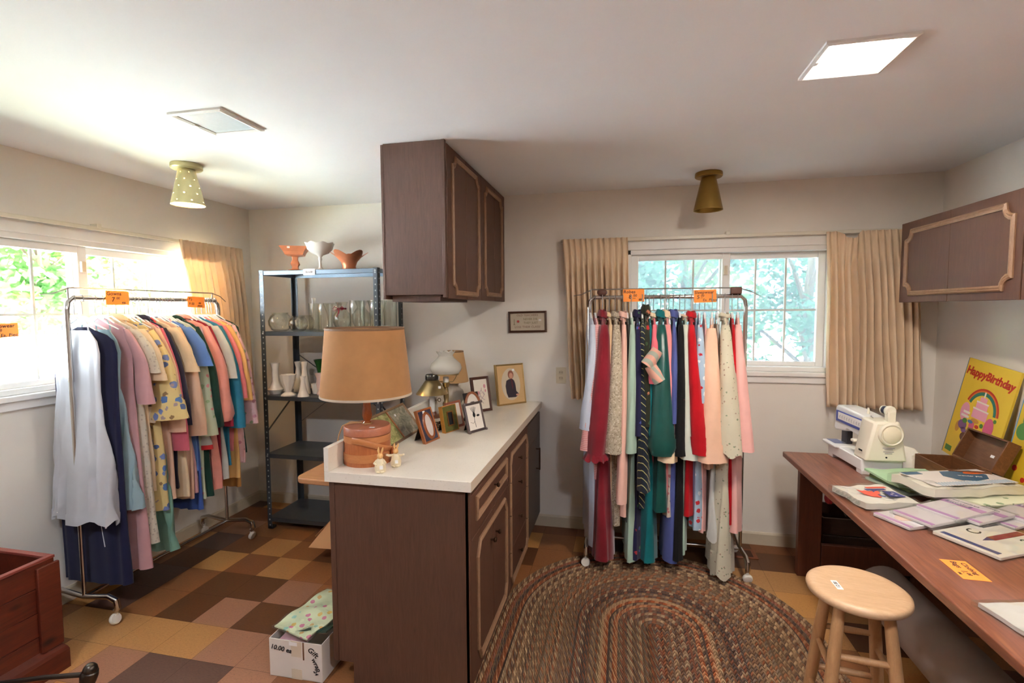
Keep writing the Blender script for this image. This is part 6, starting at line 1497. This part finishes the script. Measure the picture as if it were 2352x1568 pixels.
sp_ = [((1.142, 2.262), -63, .003, 0, 'lilac packet nearest the table edge with a peach picture'), ((1.215, 2.270), -62, .020, 3, 'lilac storage packet overlapping the one nearest the table edge'), ((1.325, 2.325), -61, .032, 4, 'lilac storage packet with a black mark, third from the table edge'), ((1.395, 2.322), -60, .022, 2, 'lilac storage packet, fourth from the table edge'), ((1.520, 2.345), -58, .006, 1, 'lilac storage packet, fifth from the table edge'), ((1.610, 2.365), -56, .020, 2, 'lilac storage packet farthest from the table edge')]
for i, ((x, y), yw, z, tilt, lab) in enumerate(sp_): bagpack(lab, T(x, y, TZ + z, R(yw)) @ MX.Rotation(R(tilt * .6), 4, 'X'), 31 + i, swatch=(i == 0))
b = MB()
# craft pack with a crayon picture
t = thing('craft_packet', 'white craft packet with the letters C and a and a red crayon picture', 'packet', (0, 0, 0)); t.matrix_world = T(1.330, 2.110, TZ + .004, R(28))
b = MB(); b.prism(rrect(.30, .215, .006, 3), 0, .012); b.build('card', M('cream_card_stock', (220, 208, 194), .35, var=.02), t, bev=.002)
b = MB(); b.box(-.135, -.115, -.09, .09, .0115, .0130); b.build('navy_band', M('navy_band_print', (40, 58, 120), .35), t, smooth=False)
b = MB(); b.box(.06, .145, .07, .106, .0115, .0130); bb = b.build('black_panel', M('black_print', (24, 22, 24), .7), t, smooth=False); text('lettering', 'SU', .028, MATS['white_paper'], bb, T(.095, .088, .0132), .1)
text('lettering', 'C', .060, M('black_ink', (34, 30, 32), .7), t, T(-.010, .058, .0125, R(10))); text('lettering', 'a', .060, M('black_ink', (34, 30, 32), .7), t, T(.075, -.045, .0125, R(10)))
b = MB(); b.prism([(-.045, .0), (-.02, .012), (.14, .012), (.14, -.016), (-.02, -.016)], .0115, .0132); b.build('crayon_picture', M('crayon_red_print', (136, 40, 50), .4, var=.2, vscale=60), t, smooth=False)
b = MB(); b.prism([(-.062, -.002), (-.022, .010), (-.022, -.014)], .0117, .0136); b.build('crayon_tip', M('navy_print', (48, 50, 112), .4), t, smooth=False)
sheet('plastic_sleeve', .32, .232, plast, T(0, 0, -.002), 41, .002, th=.018, parent=t)
packet('craft_packet', 'dark edged packet lying under the white craft packet at the right', 'packet', T(1.50, 1.935, TZ + .002, R(24)), .24, .12, .010, M('dark_packet_card', (88, 86, 90), .4), 43, True, None, .002)
packet('flat_packet', 'clear packet with pale paper at the near edge of the table', 'packet', T(1.175, 1.565, TZ + .003, R(12)), .32, .20, .012, cloth('pale_paper_goods', (214, 204, 196), .04, gloss=.4), 44, True, None, .004)
card('orange card reading Clothing Bags 1.00 ea lying on the table', T(1.096, 1.860, TZ + .0008, R(-91)) , .130, .076, [('Clothing', -.050, .020, .022, .1), ('Bags', -.056, -.006, .024, .1), ('1.', .006, -.008, .024, .1), ('00', .022, -.003, .016, .1), ('ea', .020, -.026, .016, .1)], R(0))
packet('red_packet', 'red and clear packet beside the wooden box', 'packet', T(1.78, 2.56, TZ + .002, R(10)), .12, .16, .02, cloth('red_black_fabric', (150, 34, 40), .2, .9, [(40, 36, 40)], 20, .4), 45, True, None, .004)
# ================================================================ LIGHT AND CAMERA
w = bpy.data.worlds.new('daylight'); SC.world = w; w.use_nodes = True
nt = w.node_tree; nt.nodes.clear()
out = nt.nodes.new('ShaderNodeOutputWorld'); bg = nt.nodes.new('ShaderNodeBackground'); nt.links.new(bg.outputs[0], out.inputs[0])
bg.inputs['Color'].default_value = (.80, .90, 1.0, 1); bg.inputs['Strength'].default_value = 1.15
def lamp(name, typ, loc, rot, energy, color, **kw):
    l = bpy.data.lights.new(name, typ); l.energy = energy; l.color = color
    for k, v in kw.items(): setattr(l, k, v)
    o = bpy.data.objects.new(name, l); COL.objects.link(o); o.location = loc; o.rotation_euler = rot; return o
sun = lamp('sun', 'SUN', (0, 0, 10), (0, 0, 0), 520.0, (.86, .93, 1), angle=R(2))
d = V((-.05, .80, -.52)).normalized(); sun.rotation_euler = d.to_track_quat('-Z', 'Y').to_euler()
# sky portals in the two window openings (they only guide the sampling of the sky)
p = lamp('portal_left', 'AREA', (XL - .155, (W1[0] + W1[1]) / 2, (W1[2] + W1[3]) / 2), (0, R(-90), 0), 1, (1, 1, 1), shape='RECTANGLE', size=W1[3] - W1[2], size_y=W1[1] - W1[0]); p.data.cycles.is_portal = True
p = lamp('portal_back', 'AREA', ((W2[0] + W2[1]) / 2, YB + .155, (W2[2] + W2[3]) / 2), (R(-90), 0, 0), 1, (1, 1, 1), shape='RECTANGLE', size=W2[1] - W2[0], size_y=W2[3] - W2[2]); p.data.cycles.is_portal = True

cam = bpy.data.cameras.new('camera'); co = bpy.data.objects.new('camera', cam); COL.objects.link(co)
F_, YAW, PITCH, ROLL = 1149.3559, .2172, -.0639, -.0054
cam.sensor_fit = 'HORIZONTAL'; cam.sensor_width = 36; cam.lens = F_ / 2352 * 36; cam.clip_start = .02; cam.clip_end = 200
fw = V((-math.sin(YAW) * math.cos(PITCH), math.cos(YAW) * math.cos(PITCH), math.sin(PITCH))); rt = V((math.cos(YAW), math.sin(YAW), 0)); up = rt.cross(fw)
r2 = rt * math.cos(ROLL) + up * math.sin(ROLL); u2 = up * math.cos(ROLL) - rt * math.sin(ROLL)
m = MX.Identity(4)
for i in range(3): m[i][0] = r2[i]; m[i][1] = u2[i]; m[i][2] = -fw[i]
m[2][3] = 1.5782; co.matrix_world = m
cam.dof.use_dof = True; cam.dof.focus_distance = 2.1; cam.dof.aperture_fstop = 2.8
SC.camera = co
vs = SC.view_settings; vs.view_transform = 'Standard'; vs.look = 'None'; vs.gamma = 1; vs.use_curve_mapping = False; vs.exposure = 2.6
cy = SC.cycles
cy.max_bounces = 8; cy.diffuse_bounces = 5; cy.glossy_bounces = 3; cy.transmission_bounces = 4; cy.transparent_max_bounces = 24
cy.caustics_reflective = False; cy.caustics_refractive = False; cy.sample_clamp_indirect = 6; cy.use_denoising = True
